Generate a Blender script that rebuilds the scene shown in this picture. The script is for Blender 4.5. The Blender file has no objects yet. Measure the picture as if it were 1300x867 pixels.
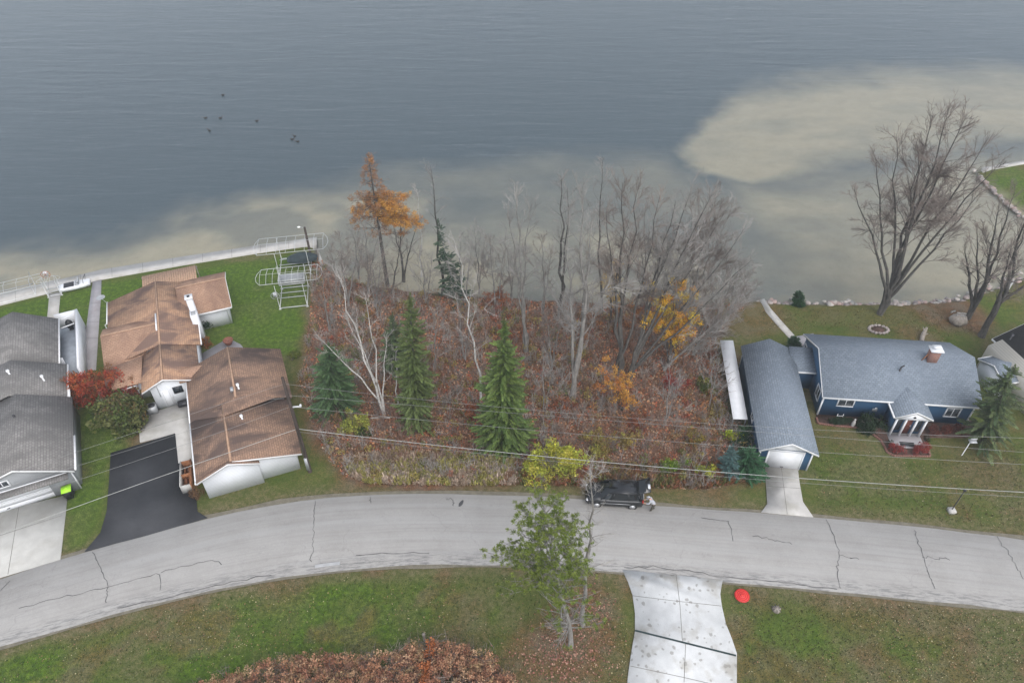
import bpy, math, random
import numpy as np
from mathutils import Vector, Matrix
random.seed(7)
rng = np.random.default_rng(7)
R = math.radians
scene = bpy.context.scene
HAZE = .0008
COL = scene.collection

# ------------------------------------------------------------------ survey
# camera stands 48 m over the village road; at() turns a sighting on the photograph
# into a place on a level plane, hz() measures how tall an upright thing is.
F, TH, H = 930.0, R(41.9), 48.0
c_, s_ = math.cos(TH), math.sin(TH)
def at(x, y, z=0.0):
    dx, dy, dz = x-650, F*c_-(y-433.5)*s_, -F*s_-(y-433.5)*c_
    t = (z-H)/dz
    return (dx*t, dy*t)
def at3(x, y, z=0.0):
    p = at(x, y, z); return (p[0], p[1], z)
def hz(base, top):
    """height over the ground and sideways lean of a thing whose foot and tip are sighted"""
    X, Y = at(*base)
    dy = F*c_-(top[1]-433.5)*s_
    t = Y/dy
    return H+(-F*s_-(top[1]-433.5)*c_)*t, (top[0]-650)*t-X

# ------------------------------------------------------------------ node helpers
def mat(name):
    m = bpy.data.materials.new(name); m.use_nodes = True
    nt = m.node_tree
    b = nt.nodes['Principled BSDF']
    return m, nt, b
def N(nt, t, **kw):
    n = nt.nodes.new(t)
    for k, v in kw.items():
        if k.startswith('i_'):
            n.inputs[k[2:].replace('_', ' ')].default_value = v
        else: setattr(n, k, v)
    return n
def L(nt, a, b): nt.links.new(a, b)
def mixc(nt, fac, a, b, blend='MIX'):
    n = nt.nodes.new('ShaderNodeMix'); n.data_type = 'RGBA'; n.blend_type = blend
    for sock, v in ((n.inputs[0], fac), (n.inputs[6], a), (n.inputs[7], b)):
        if hasattr(v, 'is_linked') or hasattr(v, 'links'): nt.links.new(v, sock)
        elif isinstance(v, (int, float)): sock.default_value = v
        else: sock.default_value = (v[0], v[1], v[2], 1)
    return n.outputs[2]
def ramp(nt, fac, lo, hi, a=0.0, b=1.0):
    n = nt.nodes.new('ShaderNodeMapRange'); n.clamp = True
    n.inputs['From Min'].default_value = lo; n.inputs['From Max'].default_value = hi
    n.inputs['To Min'].default_value = a; n.inputs['To Max'].default_value = b
    nt.links.new(fac, n.inputs['Value']); return n.outputs['Result']
def noise(nt, vec, scale, detail=3, rough=.55, dist=0):
    n = nt.nodes.new('ShaderNodeTexNoise'); n.inputs['Scale'].default_value = scale
    n.inputs['Detail'].default_value = detail; n.inputs['Roughness'].default_value = rough
    n.inputs['Distortion'].default_value = dist
    if vec is not None: nt.links.new(vec, n.inputs['Vector'])
    return n.outputs['Fac']
def coords(nt): return nt.nodes.new('ShaderNodeTexCoord').outputs['Object']
def bump(nt, b, h, strength=.3, dist=.05):
    n = nt.nodes.new('ShaderNodeBump'); n.inputs['Strength'].default_value = strength
    n.inputs['Distance'].default_value = dist
    nt.links.new(h, n.inputs['Height']); nt.links.new(n.outputs[0], b.inputs['Normal'])

def plain(name, col, rough=.6, var=.12, scale=3.0, metal=0.0, spec=.4, fine=0.0):
    m, nt, b = mat(name)
    v = coords(nt)
    n = noise(nt, v, scale, 4)
    d = [c*(1-var) for c in col]; u = [min(1, c*(1+var)) for c in col]
    o = mixc(nt, ramp(nt, n, .3, .7), d, u)
    if fine:
        o = mixc(nt, ramp(nt, noise(nt, v, 25, 2), .35, .65, 0, fine), o, [c*.45 for c in col])
    L(nt, o, b.inputs['Base Color'])
    b.inputs['Roughness'].default_value = rough; b.inputs['Metallic'].default_value = metal
    b.inputs['Specular IOR Level'].default_value = spec
    return m

def shingle(name, c1, c2, mortar, along, streak, sc=(.07, .75), stains=1.0):
    """along: 'y' when the courses run with the local y axis"""
    m, nt, b = mat(name)
    v = coords(nt)
    mp = N(nt, 'ShaderNodeMapping'); L(nt, v, mp.inputs[0])
    if along == 'y': mp.inputs['Rotation'].default_value = (0, 0, R(90))
    br = N(nt, 'ShaderNodeTexBrick'); L(nt, mp.outputs[0], br.inputs[0])
    br.inputs['Color1'].default_value = (*c1, 1); br.inputs['Color2'].default_value = (*c2, 1)
    br.inputs['Mortar'].default_value = (*mortar, 1)
    br.inputs['Scale'].default_value = 1; br.inputs['Brick Width'].default_value = .31
    br.inputs['Row Height'].default_value = .17; br.inputs['Mortar Size'].default_value = .016
    br.inputs['Mortar Smooth'].default_value = .4
    col = br.outputs[0]
    mid = [(a+c)*.5 for a, c in zip(c1, c2)]
    col = mixc(nt, ramp(nt, noise(nt, v, 14, 2), .35, .7, 0, .45), col, [x*.62 for x in mid])
    col = mixc(nt, ramp(nt, noise(nt, v, 9, 2, .7), .5, .75, 0, .35), col, [min(1, x*1.6) for x in mid])
    # weathering streaks drawn down the slope
    m2 = N(nt, 'ShaderNodeMapping'); L(nt, v, m2.inputs[0])
    m2.inputs['Scale'].default_value = (.55, .22, .5) if along == 'x' else (.22, .55, .5)
    st = noise(nt, m2.outputs[0], 1.0, 4, .6, .5)
    col = mixc(nt, ramp(nt, st, .42, .60, 0, .8*stains), col, streak)
    L(nt, col, b.inputs['Base Color']); b.inputs['Roughness'].default_value = .92
    b.inputs['Specular IOR Level'].default_value = .2
    bump(nt, b, br.outputs['Fac'], -.35, .02)
    return m

def siding(name, col, horiz=.2, var=.1):
    m, nt, b = mat(name)
    v = coords(nt)
    w = N(nt, 'ShaderNodeTexWave', wave_type='BANDS', bands_direction='Z', wave_profile='SAW')
    w.inputs['Scale'].default_value = 1/horiz/6.28*3.14
    L(nt, v, w.inputs[0])
    o = mixc(nt, ramp(nt, w.outputs['Fac'], 0, .22, 1, 0), col, [c*.6 for c in col])
    o = mixc(nt, ramp(nt, noise(nt, v, 1.3, 4), .4, .75, 0, .35), o, [c*.8 for c in col])
    L(nt, o, b.inputs['Base Color']); b.inputs['Roughness'].default_value = .55
    bump(nt, b, w.outputs['Fac'], .3, .02)
    return m

def asphalt(name, lo, hi, crack=.0):
    m, nt, b = mat(name)
    v = coords(nt)
    n1 = noise(nt, v, .35, 5, .6); n2 = noise(nt, v, 30, 2, .7); n3 = noise(nt, v, 6, 3)
    o = mixc(nt, ramp(nt, n1, .35, .65), lo, hi)
    o = mixc(nt, ramp(nt, n2, .3, .7, 0, .30), o, [c*.62 for c in lo])
    o = mixc(nt, ramp(nt, n3, .5, .8, 0, .22), o, [min(1, c*1.25) for c in hi])
    m1 = N(nt, 'ShaderNodeMapping'); L(nt, v, m1.inputs[0]); m1.inputs['Scale'].default_value = (.05, .9, 1)
    o = mixc(nt, ramp(nt, noise(nt, m1.outputs[0], 1, 4), .5, .72, 0, .22), o, [c*.7 for c in lo])
    vo = N(nt, 'ShaderNodeTexVoronoi', feature='DISTANCE_TO_EDGE'); vo.inputs['Scale'].default_value = .28
    ds = N(nt, 'ShaderNodeMapping'); L(nt, v, ds.inputs[0])
    nn = N(nt, 'ShaderNodeTexNoise'); nn.inputs['Scale'].default_value = 1.1; nn.inputs['Detail'].default_value = 4
    L(nt, v, nn.inputs['Vector'])
    va = N(nt, 'ShaderNodeVectorMath', operation='MULTIPLY_ADD'); L(nt, nn.outputs['Color'], va.inputs[0])
    va.inputs[1].default_value = (1.6, 1.6, 0); L(nt, v, va.inputs[2]); L(nt, va.outputs[0], vo.inputs['Vector'])
    if crack:
        gate = N(nt, 'ShaderNodeMath', operation='MULTIPLY')
        L(nt, ramp(nt, vo.outputs['Distance'], .0, .012, 1, 0), gate.inputs[0])
        L(nt, ramp(nt, noise(nt, v, .12, 2), .48, .6, 0, crack), gate.inputs[1])
        o = mixc(nt, gate.outputs[0], o, [c*.35 for c in lo])
    if crack:     # tyre paths, drag marks and the crumbling low side, laid along the lane
        la = N(nt, 'ShaderNodeAttribute'); la.attribute_name = 'lane'
        sp = N(nt, 'ShaderNodeSeparateXYZ'); L(nt, la.outputs['Vector'], sp.inputs[0])
        ml = N(nt, 'ShaderNodeMapping'); L(nt, la.outputs['Vector'], ml.inputs[0]); ml.inputs['Scale'].default_value = (.10, 26, 1)
        o = mixc(nt, ramp(nt, noise(nt, ml.outputs[0], 1, 5, .65), .48, .72, 0, .38), o, [c*.62 for c in lo])
        ml2 = N(nt, 'ShaderNodeMapping'); L(nt, la.outputs['Vector'], ml2.inputs[0]); ml2.inputs['Scale'].default_value = (.03, 9, 1)
        o = mixc(nt, ramp(nt, noise(nt, ml2.outputs[0], 1, 3), .5, .68, 0, .35), o, (.42, .415, .405))
        band = N(nt, 'ShaderNodeMath', operation='MULTIPLY')
        L(nt, ramp(nt, sp.outputs[1], .80, .92), band.inputs[0])
        ml3 = N(nt, 'ShaderNodeMapping'); L(nt, la.outputs['Vector'], ml3.inputs[0]); ml3.inputs['Scale'].default_value = (.9, 40, 1)
        L(nt, ramp(nt, noise(nt, ml3.outputs[0], 1, 5, .75), .46, .62, 0, .75), band.inputs[1])
        o = mixc(nt, band.outputs[0], o, (.13, .13, .13))
        o = mixc(nt, ramp(nt, noise(nt, v, 1.8, 6, .75), .58, .72, 0, .35), o, (.20, .195, .19))
        o = mixc(nt, ramp(nt, noise(nt, v, 55, 1, .5), .60, .75, 0, .5), o, (.14, .14, .14))
    L(nt, o, b.inputs['Base Color']); b.inputs['Roughness'].default_value = .9
    b.inputs['Specular IOR Level'].default_value = .25
    bump(nt, b, n2, .25, .01)
    return m

def concrete(name, col, stain, amt=.5, spots=0.0):
    m, nt, b = mat(name)
    v = coords(nt)
    o = mixc(nt, ramp(nt, noise(nt, v, 1.2, 4), .35, .65), [c*.9 for c in col], [min(1, c*1.06) for c in col])
    o = mixc(nt, ramp(nt, noise(nt, v, .45, 5, .6), .52, .66, 0, amt), o, stain)
    if spots:
        vo = N(nt, 'ShaderNodeTexVoronoi', feature='F1'); vo.inputs['Scale'].default_value = 2.1
        n = N(nt, 'ShaderNodeTexNoise'); n.inputs['Scale'].default_value = 4; n.inputs['Detail'].default_value = 3
        L(nt, v, n.inputs['Vector'])
        va = N(nt, 'ShaderNodeVectorMath', operation='MULTIPLY_ADD'); L(nt, n.outputs['Color'], va.inputs[0])
        va.inputs[1].default_value = (.22, .22, 0); L(nt, v, va.inputs[2]); L(nt, va.outputs[0], vo.inputs['Vector'])
        sz = noise(nt, v, .9, 2)
        sub = N(nt, 'ShaderNodeMath', operation='SUBTRACT'); L(nt, ramp(nt, sz, .30, .70, .03, .42), sub.inputs[0])
        L(nt, vo.outputs['Distance'], sub.inputs[1])
        o = mixc(nt, ramp(nt, sub.outputs[0], 0, .06, 0, spots), o, [c*.62 for c in stain])
    o = mixc(nt, ramp(nt, noise(nt, v, 28, 2), .4, .75, 0, .3), o, [c*.7 for c in col])
    L(nt, o, b.inputs['Base Color']); b.inputs['Roughness'].default_value = .85
    return m

def bark(name, c1, c2, scale=6, knots=None):
    m, nt, b = mat(name)
    v = coords(nt)
    mp = N(nt, 'ShaderNodeMapping'); L(nt, v, mp.inputs[0]); mp.inputs['Scale'].default_value = (1, 1, .3 if not knots else 1.6)
    n = noise(nt, mp.outputs[0], scale, 4, .65)
    o = mixc(nt, ramp(nt, n, .35, .65), c1, c2)
    if knots: o = mixc(nt, ramp(nt, noise(nt, mp.outputs[0], 2.5, 3), .58, .66, 0, .85), o, knots)
    L(nt, o, b.inputs['Base Color']); b.inputs['Roughness'].default_value = .9
    bump(nt, b, n, .4, .03)
    return m

def leafmat(name='leaf', trans=.25, rough=.6):
    """takes the colour each leaf has from the mesh"""
    m, nt, b = mat(name)
    a = N(nt, 'ShaderNodeAttribute'); a.attribute_name = 'col'
    L(nt, a.outputs['Color'], b.inputs['Base Color'])
    b.inputs['Roughness'].default_value = rough; b.inputs['Specular IOR Level'].default_value = .25
    t = N(nt, 'ShaderNodeBsdfTranslucent'); L(nt, a.outputs['Color'], t.inputs[0])
    mx = N(nt, 'ShaderNodeMixShader'); mx.inputs[0].default_value = trans
    L(nt, b.outputs[0], mx.inputs[1]); L(nt, t.outputs[0], mx.inputs[2])
    L(nt, mx.outputs[0], nt.nodes['Material Output'].inputs[0])
    return m

# ------------------------------------------------------------------ mesh builder
class MB:
    def __init__(s):
        s.v = []; s.n = 0; s.f = []   # f entries: (face array (M,k), mat index, colour array (M,3) or None)
    def add(s, verts, faces, mi=0, col=None):
        verts = np.asarray(verts, float).reshape(-1, 3)
        byk = {}
        for i, f in enumerate(faces): byk.setdefault(len(f), []).append(i)
        for k, idx in byk.items():
            fa = np.array([faces[i] for i in idx], int)+s.n
            c = None
            if col is not None:
                c = np.asarray(col, float)
                c = np.tile(c, (len(idx), 1)) if c.ndim == 1 else c[idx]
            s.f.append((fa, mi, c))
        s.v.append(verts); s.n += len(verts)
    def addnp(s, verts, faces, mi=0, col=None):
        s.f.append((faces+s.n, mi, col)); s.v.append(verts); s.n += len(verts)
    def build(s, name, mats, parent=None, smooth=False, loc=None):
        me = bpy.data.meshes.new(name)
        V = np.concatenate(s.v) if s.v else np.zeros((0, 3))
        me.vertices.add(len(V)); me.vertices.foreach_set('co', V.astype(np.float32).ravel())
        nl = sum(f.size for f, _, _ in s.f); nf = sum(len(f) for f, _, _ in s.f)
        me.loops.add(nl); me.polygons.add(nf)
        li = np.concatenate([f.ravel() for f, _, _ in s.f]).astype(np.int32)
        tot = np.concatenate([np.full(len(f), f.shape[1]) for f, _, _ in s.f])
        st = np.concatenate([[0], np.cumsum(tot)[:-1]]).astype(np.int32)
        me.loops.foreach_set('vertex_index', li)
        me.polygons.foreach_set('loop_start', st)
        me.polygons.foreach_set('material_index', np.concatenate([np.full(len(f), m) for f, m, _ in s.f]).astype(np.int32))
        if smooth: me.polygons.foreach_set('use_smooth', np.ones(nf, bool))
        me.update(calc_edges=True)
        if any(c is not None for _, _, c in s.f):
            a = me.attributes.new('col', 'FLOAT_COLOR', 'FACE')
            cc = np.concatenate([np.concatenate([c, np.ones((len(f), 1))], 1) if c is not None else np.full((len(f), 4), .2) for f, _, c in s.f])
            a.data.foreach_set('color', cc.astype(np.float32).ravel())
        for m in (mats if isinstance(mats, (list, tuple)) else [mats]): me.materials.append(m)
        o = bpy.data.objects.new(name, me); COL.objects.link(o)
        if parent: o.parent = parent
        if loc: o.location = loc
        return o
    # ---- shapes
    def box(s, x0, x1, y0, y1, z0, z1, mi=0, M=None):
        v = np.array([(x, y, z) for z in (z0, z1) for y in (y0, y1) for x in (x0, x1)], float)
        if M is not None: v = (np.array(M)[:3, :3] @ v.T).T+np.array(M)[:3, 3]
        s.add(v, [(0, 2, 3, 1), (4, 5, 7, 6), (0, 1, 5, 4), (2, 6, 7, 3), (0, 4, 6, 2), (1, 3, 7, 5)], mi)
    def bar(s, a, b, w, h=None, mi=0):
        h = h or w
        a = Vector(a); b = Vector(b); d = (b-a); ln = d.length
        if ln < 1e-6: return
        q = d.to_track_quat('X', 'Z').to_matrix().to_4x4(); q.translation = a
        s.box(0, ln, -w/2, w/2, -h/2, h/2, mi, q)
    def tube(s, pts, rad, sides=6, mi=0, cap=True, col=None):
        P = np.asarray(pts, float); n = len(P)
        rad = np.broadcast_to(np.asarray(rad, float), (n,))
        T = np.gradient(P, axis=0); T /= np.linalg.norm(T, axis=1)[:, None]+1e-9
        ref = np.array([0, 0, 1.0]) if abs(T[0][2]) < .8 else np.array([1.0, 0, 0])
        A = np.cross(T, ref); A /= np.linalg.norm(A, axis=1)[:, None]+1e-9
        B = np.cross(T, A)
        an = np.arange(sides)*2*np.pi/sides
        V = P[:, None, :]+rad[:, None, None]*(np.cos(an)[None, :, None]*A[:, None, :]+np.sin(an)[None, :, None]*B[:, None, :])
        i = np.arange(n-1)[:, None]*sides; j = np.arange(sides)[None, :]; k = (j+1) % sides
        Fq = np.stack([i+j, i+k, i+sides+k, i+sides+j], -1).reshape(-1, 4)
        c = None if col is None else np.tile(np.asarray(col, float), (len(Fq), 1))
        s.f.append((Fq+s.n, mi, c))
        if cap:
            for off in (0, (n-1)*sides):
                s.f.append((np.array([np.arange(sides)+off])+s.n, mi, None if col is None else np.array([col])))
        s.v.append(V.reshape(-1, 3)); s.n += n*sides
    def extr(s, prof, a0, a1, axis='y', mi=0, caps=True):
        n = len(prof)
        V = [((p, a, z) if axis == 'y' else (a, p, z)) for a in (a0, a1) for p, z in prof]
        Fc = [(i, (i+1) % n, n+(i+1) % n, n+i) for i in range(n)]
        if caps: Fc += [tuple(range(n))[::-1], tuple(range(n, 2*n))]
        s.add(V, Fc, mi)
    def blob(s, c, r, seg=8, rings=6, mi=0, jit=0.0, col=None, M=None):
        V = []; 
        for i in range(rings+1):
            ph = math.pi*i/rings
            for j in range(seg):
                a = 2*math.pi*j/seg
                k = 1+random.uniform(-jit, jit)
                V.append((r[0]*math.sin(ph)*math.cos(a)*k, r[1]*math.sin(ph)*math.sin(a)*k, r[2]*math.cos(ph)*k))
        V = np.array(V)
        if M is not None: V = (np.array(M)[:3, :3] @ V.T).T
        V = V+np.array(c)
        Fc = [(i*seg+j, (i+1)*seg+j, (i+1)*seg+(j+1) % seg, i*seg+(j+1) % seg) for i in range(rings) for j in range(seg)]
        s.add(V, Fc, mi, col)
    def poly(s, pts, z, mi=0):
        s.add([(p[0], p[1], z) for p in pts], [tuple(range(len(pts)))], mi)
    def slab(s, pts, z0, z1, mi=0):
        n = len(pts)
        V = [(p[0], p[1], z) for z in (z0, z1) for p in pts]
        s.add(V, [tuple(range(n, 2*n))]+[(i, (i+1) % n, n+(i+1) % n, n+i) for i in range(n)], mi)

def tag(o, label=None, cat=None, group=None, kind=None):
    if label: o['label'] = label
    if cat: o['category'] = cat
    if group: o['group'] = group
    if kind: o['kind'] = kind
    return o
def empty(name, loc, rz=0, label=None, cat=None, group=None):
    o = bpy.data.objects.new(name, None); COL.objects.link(o)
    o.empty_display_size = .3
    o.location = (*loc[:2], loc[2] if len(loc) > 2 else 0); o.rotation_euler = (0, 0, rz)
    return tag(o, label, cat, group)
def copytree(o, parent=None):
    c = o.copy(); COL.objects.link(c); c.parent = parent
    for ch in list(o.children): copytree(ch, c)
    return c

# ------------------------------------------------------------------ numpy noise and distance fields
_lat = rng.random((256, 256))
def vnoise(x, y, s):
    x = x/s+1000.3; y = y/s+1000.7
    xi = np.floor(x).astype(int); yi = np.floor(y).astype(int)
    fx = x-xi; fy = y-yi; fx = fx*fx*(3-2*fx); fy = fy*fy*(3-2*fy)
    g = lambda a, b: _lat[a % 256, b % 256]
    return (g(xi, yi)*(1-fx)+g(xi+1, yi)*fx)*(1-fy)+(g(xi, yi+1)*(1-fx)+g(xi+1, yi+1)*fx)*fy
def fbm(x, y, s): return (vnoise(x, y, s)+.5*vnoise(x+31, y+7, s/2.1)+.25*vnoise(x+71, y+3, s/4.3)+.12*vnoise(x+11, y+57, s/9))/1.87
def sdf(px, py, poly):
    """positive inside the polygon"""
    P = np.array(poly, float); Q = np.roll(P, -1, 0)
    d = np.full(px.shape, 1e9); ins = np.zeros(px.shape, bool)
    for (ax, ay), (bx, by) in zip(P, Q):
        ex, ey = bx-ax, by-ay; wx, wy = px-ax, py-ay
        t = np.clip((wx*ex+wy*ey)/(ex*ex+ey*ey+1e-12), 0, 1)
        d = np.minimum(d, (wx-ex*t)**2+(wy-ey*t)**2)
        cond = ((ay > py) != (by > py))
        with np.errstate(divide='ignore', invalid='ignore'):
            ins ^= cond & (px < (bx-ax)*(py-ay)/(by-ay+1e-12)+ax)
    d = np.sqrt(d); return np.where(ins, d, -d)
sm = lambda v, a, b: (lambda t: t*t*(3-2*t))(np.clip((v-a)/(b-a), 0, 1))
W = lambda pts, z=0.0: [at(x, y, z) for x, y in pts]

# ------------------------------------------------------------------ materials
MAT = {}
MAT['leaf'] = leafmat('leaf_foliage', .25)
MAT['needle'] = leafmat('needle_foliage', .12)
MAT['litter'] = leafmat('fallen_leaves', .0, .85)
MAT['bark_grey'] = bark('bark_grey', (.15, .14, .128), (.28, .265, .245))
MAT['bark_dark'] = bark('bark_dark', (.04, .036, .032), (.105, .097, .086))
MAT['bark_pale'] = bark('bark_pale', (.22, .21, .195), (.38, .37, .35))
MAT['bark_birch'] = bark('bark_birch', (.38, .36, .34), (.62, .60, .56), 5, (.12, .10, .09))
MAT['twig_grey'] = plain('twig_grey', (.30, .282, .262), .9, .5, .45)
MAT['twig_brown'] = plain('twig_brown', (.23, .19, .165), .9, .45, .45)
MAT['twig_dark'] = plain('twig_dark', (.13, .11, .10), .9, .25, .8)
MAT['twig_pale'] = plain('twig_pale', (.42, .39, .36), .9, .2, .8)
MAT['white'] = plain('white_paint', (.76, .77, .79), .5, .05, 1.5)
MAT['white_siding'] = siding('white_siding', (.76, .78, .81), .25)
MAT['grey_siding'] = siding('grey_siding', (.30, .31, .32), .13)
MAT['cream_siding'] = siding('cream_siding', (.62, .58, .50), .13)
MAT['blue_siding'] = siding('blue_siding', (.036, .105, .205), .13)
MAT['gutter'] = plain('gutter_white', (.80, .80, .80), .4, .04)
MAT['roof_brown_y'] = shingle('shingle_tan_y', (.43, .255, .16), (.53, .335, .215), (.21, .12, .08), 'y', (.15, .10, .085), stains=1.1)
MAT['ridge_tan'] = plain('ridge_tan', (.44, .28, .19), .9, .2, 5)
MAT['roof_brown_x'] = shingle('shingle_tan_x', (.40, .245, .165), (.50, .32, .22), (.19, .11, .075), 'x', (.20, .12, .09), stains=.7)
MAT['roof_dkbrown_y'] = shingle('shingle_brown_y', (.27, .175, .125), (.38, .24, .165), (.12, .078, .058), 'y', (.105, .075, .065), stains=1.15)
MAT['roof_grey_y'] = shingle('shingle_grey_y', (.215, .205, .195), (.30, .285, .27), (.095, .09, .088), 'y', (.13, .125, .12), stains=.8)
MAT['roof_blue_y'] = shingle('shingle_slate_y', (.19, .225, .265), (.27, .31, .355), (.10, .115, .14), 'y', (.17, .20, .24), stains=.5)
MAT['roof_blue_x'] = shingle('shingle_slate_x', (.19, .225, .265), (.27, .31, .355), (.10, .115, .14), 'x', (.17, .20, .24), stains=.5)
MAT['roof_black'] = shingle('shingle_black', (.035, .034, .033), (.05, .048, .046), (.02, .02, .02), 'x', (.03, .03, .03))
MAT['glass'] = plain('window_glass', (.035, .045, .055), .08, .2, 1, spec=.8)
MAT['black'] = plain('black_plastic', (.015, .015, .016), .4, .2)
MAT['darkmetal'] = plain('dark_metal', (.05, .05, .055), .45, .2, metal=.5)
MAT['alu'] = plain('aluminium', (.62, .63, .62), .45, .08, metal=.25)
MAT['galv'] = plain('galvanised_steel', (.42, .43, .44), .5, .15, metal=.4)
MAT['brick'] = None
def ringed(mname, c1, c2):
    m, nt, b = mat(mname); w_ = N(nt, 'ShaderNodeTexWave', wave_type='RINGS', rings_direction='Z'); w_.inputs['Scale'].default_value = 2.6; w_.inputs['Distortion'].default_value = 1.2
    L(nt, coords(nt), w_.inputs[0]); L(nt, mixc(nt, ramp(nt, w_.outputs['Fac'], .2, .8), c1, c2), b.inputs['Base Color']); b.inputs['Roughness'].default_value = .5
    return m
MAT['red'] = ringed('red_plastic_rings', (.52, .012, .012), (.80, .06, .045))
m, nt, b = mat('brick_red'); v = coords(nt); br = N(nt, 'ShaderNodeTexBrick'); L(nt, v, br.inputs[0])
mp = N(nt, 'ShaderNodeMapping'); mp.inputs['Rotation'].default_value = (R(90), 0, 0); L(nt, v, mp.inputs[0]); L(nt, mp.outputs[0], br.inputs[0])
br.inputs['Color1'].default_value = (.30, .10, .06, 1); br.inputs['Color2'].default_value = (.22, .08, .05, 1); br.inputs['Mortar'].default_value = (.35, .30, .27, 1)
br.inputs['Scale'].default_value = 1; br.inputs['Brick Width'].default_value = .22; br.inputs['Row Height'].default_value = .09; br.inputs['Mortar Size'].default_value = .012
L(nt, br.outputs[0], b.inputs['Base Color']); b.inputs['Roughness'].default_value = .9; MAT['brick'] = m
MAT['edging'] = plain('edging_brick', (.22, .11, .085), .9, .3, 6)
MAT['road'] = asphalt('old_asphalt', (.36, .345, .325), (.415, .40, .38), .25)
MAT['tar'] = plain('crack_sealant', (.07, .07, .072), .8, .3, 3)
MAT['patch'] = plain('road_patch_grey', (.42, .42, .42), .9, .15, 2)
MAT['gravel'] = plain('gravel_shoulder', (.20, .18, .135), .95, .25, 2, fine=.5)
MAT['new_asphalt'] = asphalt('sealed_asphalt', (.043, .044, .049), (.068, .069, .075), .0)
MAT['concrete'] = concrete('concrete_slab', (.50, .49, .46), (.38, .36, .32), .5)
MAT['concrete_spot'] = concrete('concrete_spotted', (.62, .625, .62), (.38, .355, .31), .8, .65)
MAT['concrete_pale'] = concrete('concrete_pale', (.53, .51, .48), (.38, .36, .31), .75)
MAT['joint'] = plain('slab_joint', (.17, .16, .14), .9, .2)
MAT['drain'] = plain('drain_channel', (.02, .04, .04), .6, .2)
MAT['stone'] = plain('shore_stone', (.36, .31, .29), .9, .35, 1.1)
MAT['woodpole'] = bark('pole_wood', (.035, .026, .022), (.075, .055, .045), 5)
MAT['wood'] = bark('weathered_wood', (.22, .19, .16), (.36, .32, .28), 5)
MAT['rustwood'] = plain('rust_wood', (.30, .13, .06), .85, .35, 3)
MAT['deck'] = plain('deck_boards', (.33, .36, .40), .7, .15, 2)
MAT['wire'] = plain('wire_alu', (.30, .30, .29), .5, .1, metal=.3)
MAT['cable'] = plain('cable_bundle', (.38, .38, .36), .6, .15)
MAT['carpaint'] = plain('car_black_paint', (.010, .011, .013), .18, .1, spec=.8)
MAT['carglass'] = plain('car_glass', (.012, .015, .017), .08, .1, spec=.6)
MAT['rubber'] = plain('tyre_rubber', (.02, .02, .02), .85, .1)
MAT['rim'] = plain('alloy_rim', (.60, .61, .62), .35, .05, metal=.6)
MAT['redlamp'] = plain('tail_lamp', (.35, .02, .02), .3, .1)
MAT['lime'] = plain('lime_plastic', (.40, .80, .04), .5, .08)
MAT['steelcream'] = plain('lamp_glass', (.85, .85, .80), .4, .03)
MAT['door_brown'] = plain('door_brown', (.16, .05, .035), .5, .15)
MAT['skin'] = plain('skin', (.55, .33, .25), .6, .05)
MAT['coat'] = plain('grey_coat', (.42, .43, .46), .9, .15, 6)
MAT['trousers'] = plain('olive_trousers', (.075, .07, .05), .9, .15, 6)
MAT['cloth_red'] = plain('red_cloth', (.45, .05, .06), .9, .1)
MAT['orange'] = plain('orange_plastic', (.45, .17, .09), .6, .2)
MAT['stonepave'] = concrete('stone_paving', (.40, .38, .39), (.28, .24, .24), .6)
MAT['duck'] = plain('duck_plumage', (.035, .03, .026), .8, .4, 12)
MAT['terracotta'] = plain('terracotta', (.22, .09, .06), .85, .25, 6)
MAT['tarp'] = plain('dark_cover', (.03, .045, .05), .7, .3, 3)
MAT['gravelbed'] = plain('mulch', (.11, .065, .05), .95, .35, 5, fine=.5)

# ------------------------------------------------------------------ terrain
shore_px = [(0, 374), (62, 360), (130, 344), (230, 328), (330, 313), (400, 303), (402, 330), (425, 348), (470, 362), (520, 370), (580, 374),
            (640, 378), (700, 381), (770, 385), (830, 386), (900, 385), (960, 383), (1000, 386), (1080, 387), (1130, 387), (1190, 384), (1230, 377),
            (1268, 365), (1300, 352)]
shoreA = W(shore_px, -.45)
pen_px = [(1300, 278), (1284, 264), (1266, 247), (1250, 232), (1240, 220), (1250, 213), (1300, 206)]
shoreB = W(pen_px, -.45)
a0, a1 = np.array(shoreA[0]), np.array(shoreA[1])
far_left = a0+(a0-a1)/np.linalg.norm(a0-a1)*340
land = [(-600, -60), (-600, far_left[1])]+[tuple(far_left)]+shoreA+[(shoreA[-1][0]+5, shoreA[-1][1]+2.5), (shoreB[0][0]+9, shoreB[0][1]-5.5)]+shoreB+[(shoreB[-1][0]+80, shoreB[-1][1]+14), (600, 180), (600, -60)]

fr = lambda a, b, st: np.arange(a, b, st)
xs = np.concatenate([[-600, -500, -400, -300, -220, -160, -130, -110, -95, -84, -76, -70, -66, -63], fr(-61, 62, .4), fr(62, 110, 1.5), [112, 120, 140, 180, 240, 320, 420, 600]])
ys = np.concatenate([[-60, -30, -10, 2, 9, 13], fr(15, 100, .4), fr(100, 170, 1.0), fr(170, 260, 6), [270, 300, 340, 400, 500, 700]])
GX, GY = np.meshgrid(xs, ys)
sd = sdf(GX, GY, land)
sdn = sd+(fbm(GX, GY, 3.0)-.5)*.9
# bank and lake bed
Z = np.where(sdn > 1.0, 0, np.where(sdn > -.6, -.75*(1-sm(sdn, -.6, 1.0)), -.75-2.6*sm(-sdn, .6, 45)))
Z = Z+np.where(sdn > 1.5, (fbm(GX, GY, 6)-.5)*.10*sm(sdn, 1.5, 4), 0)

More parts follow.
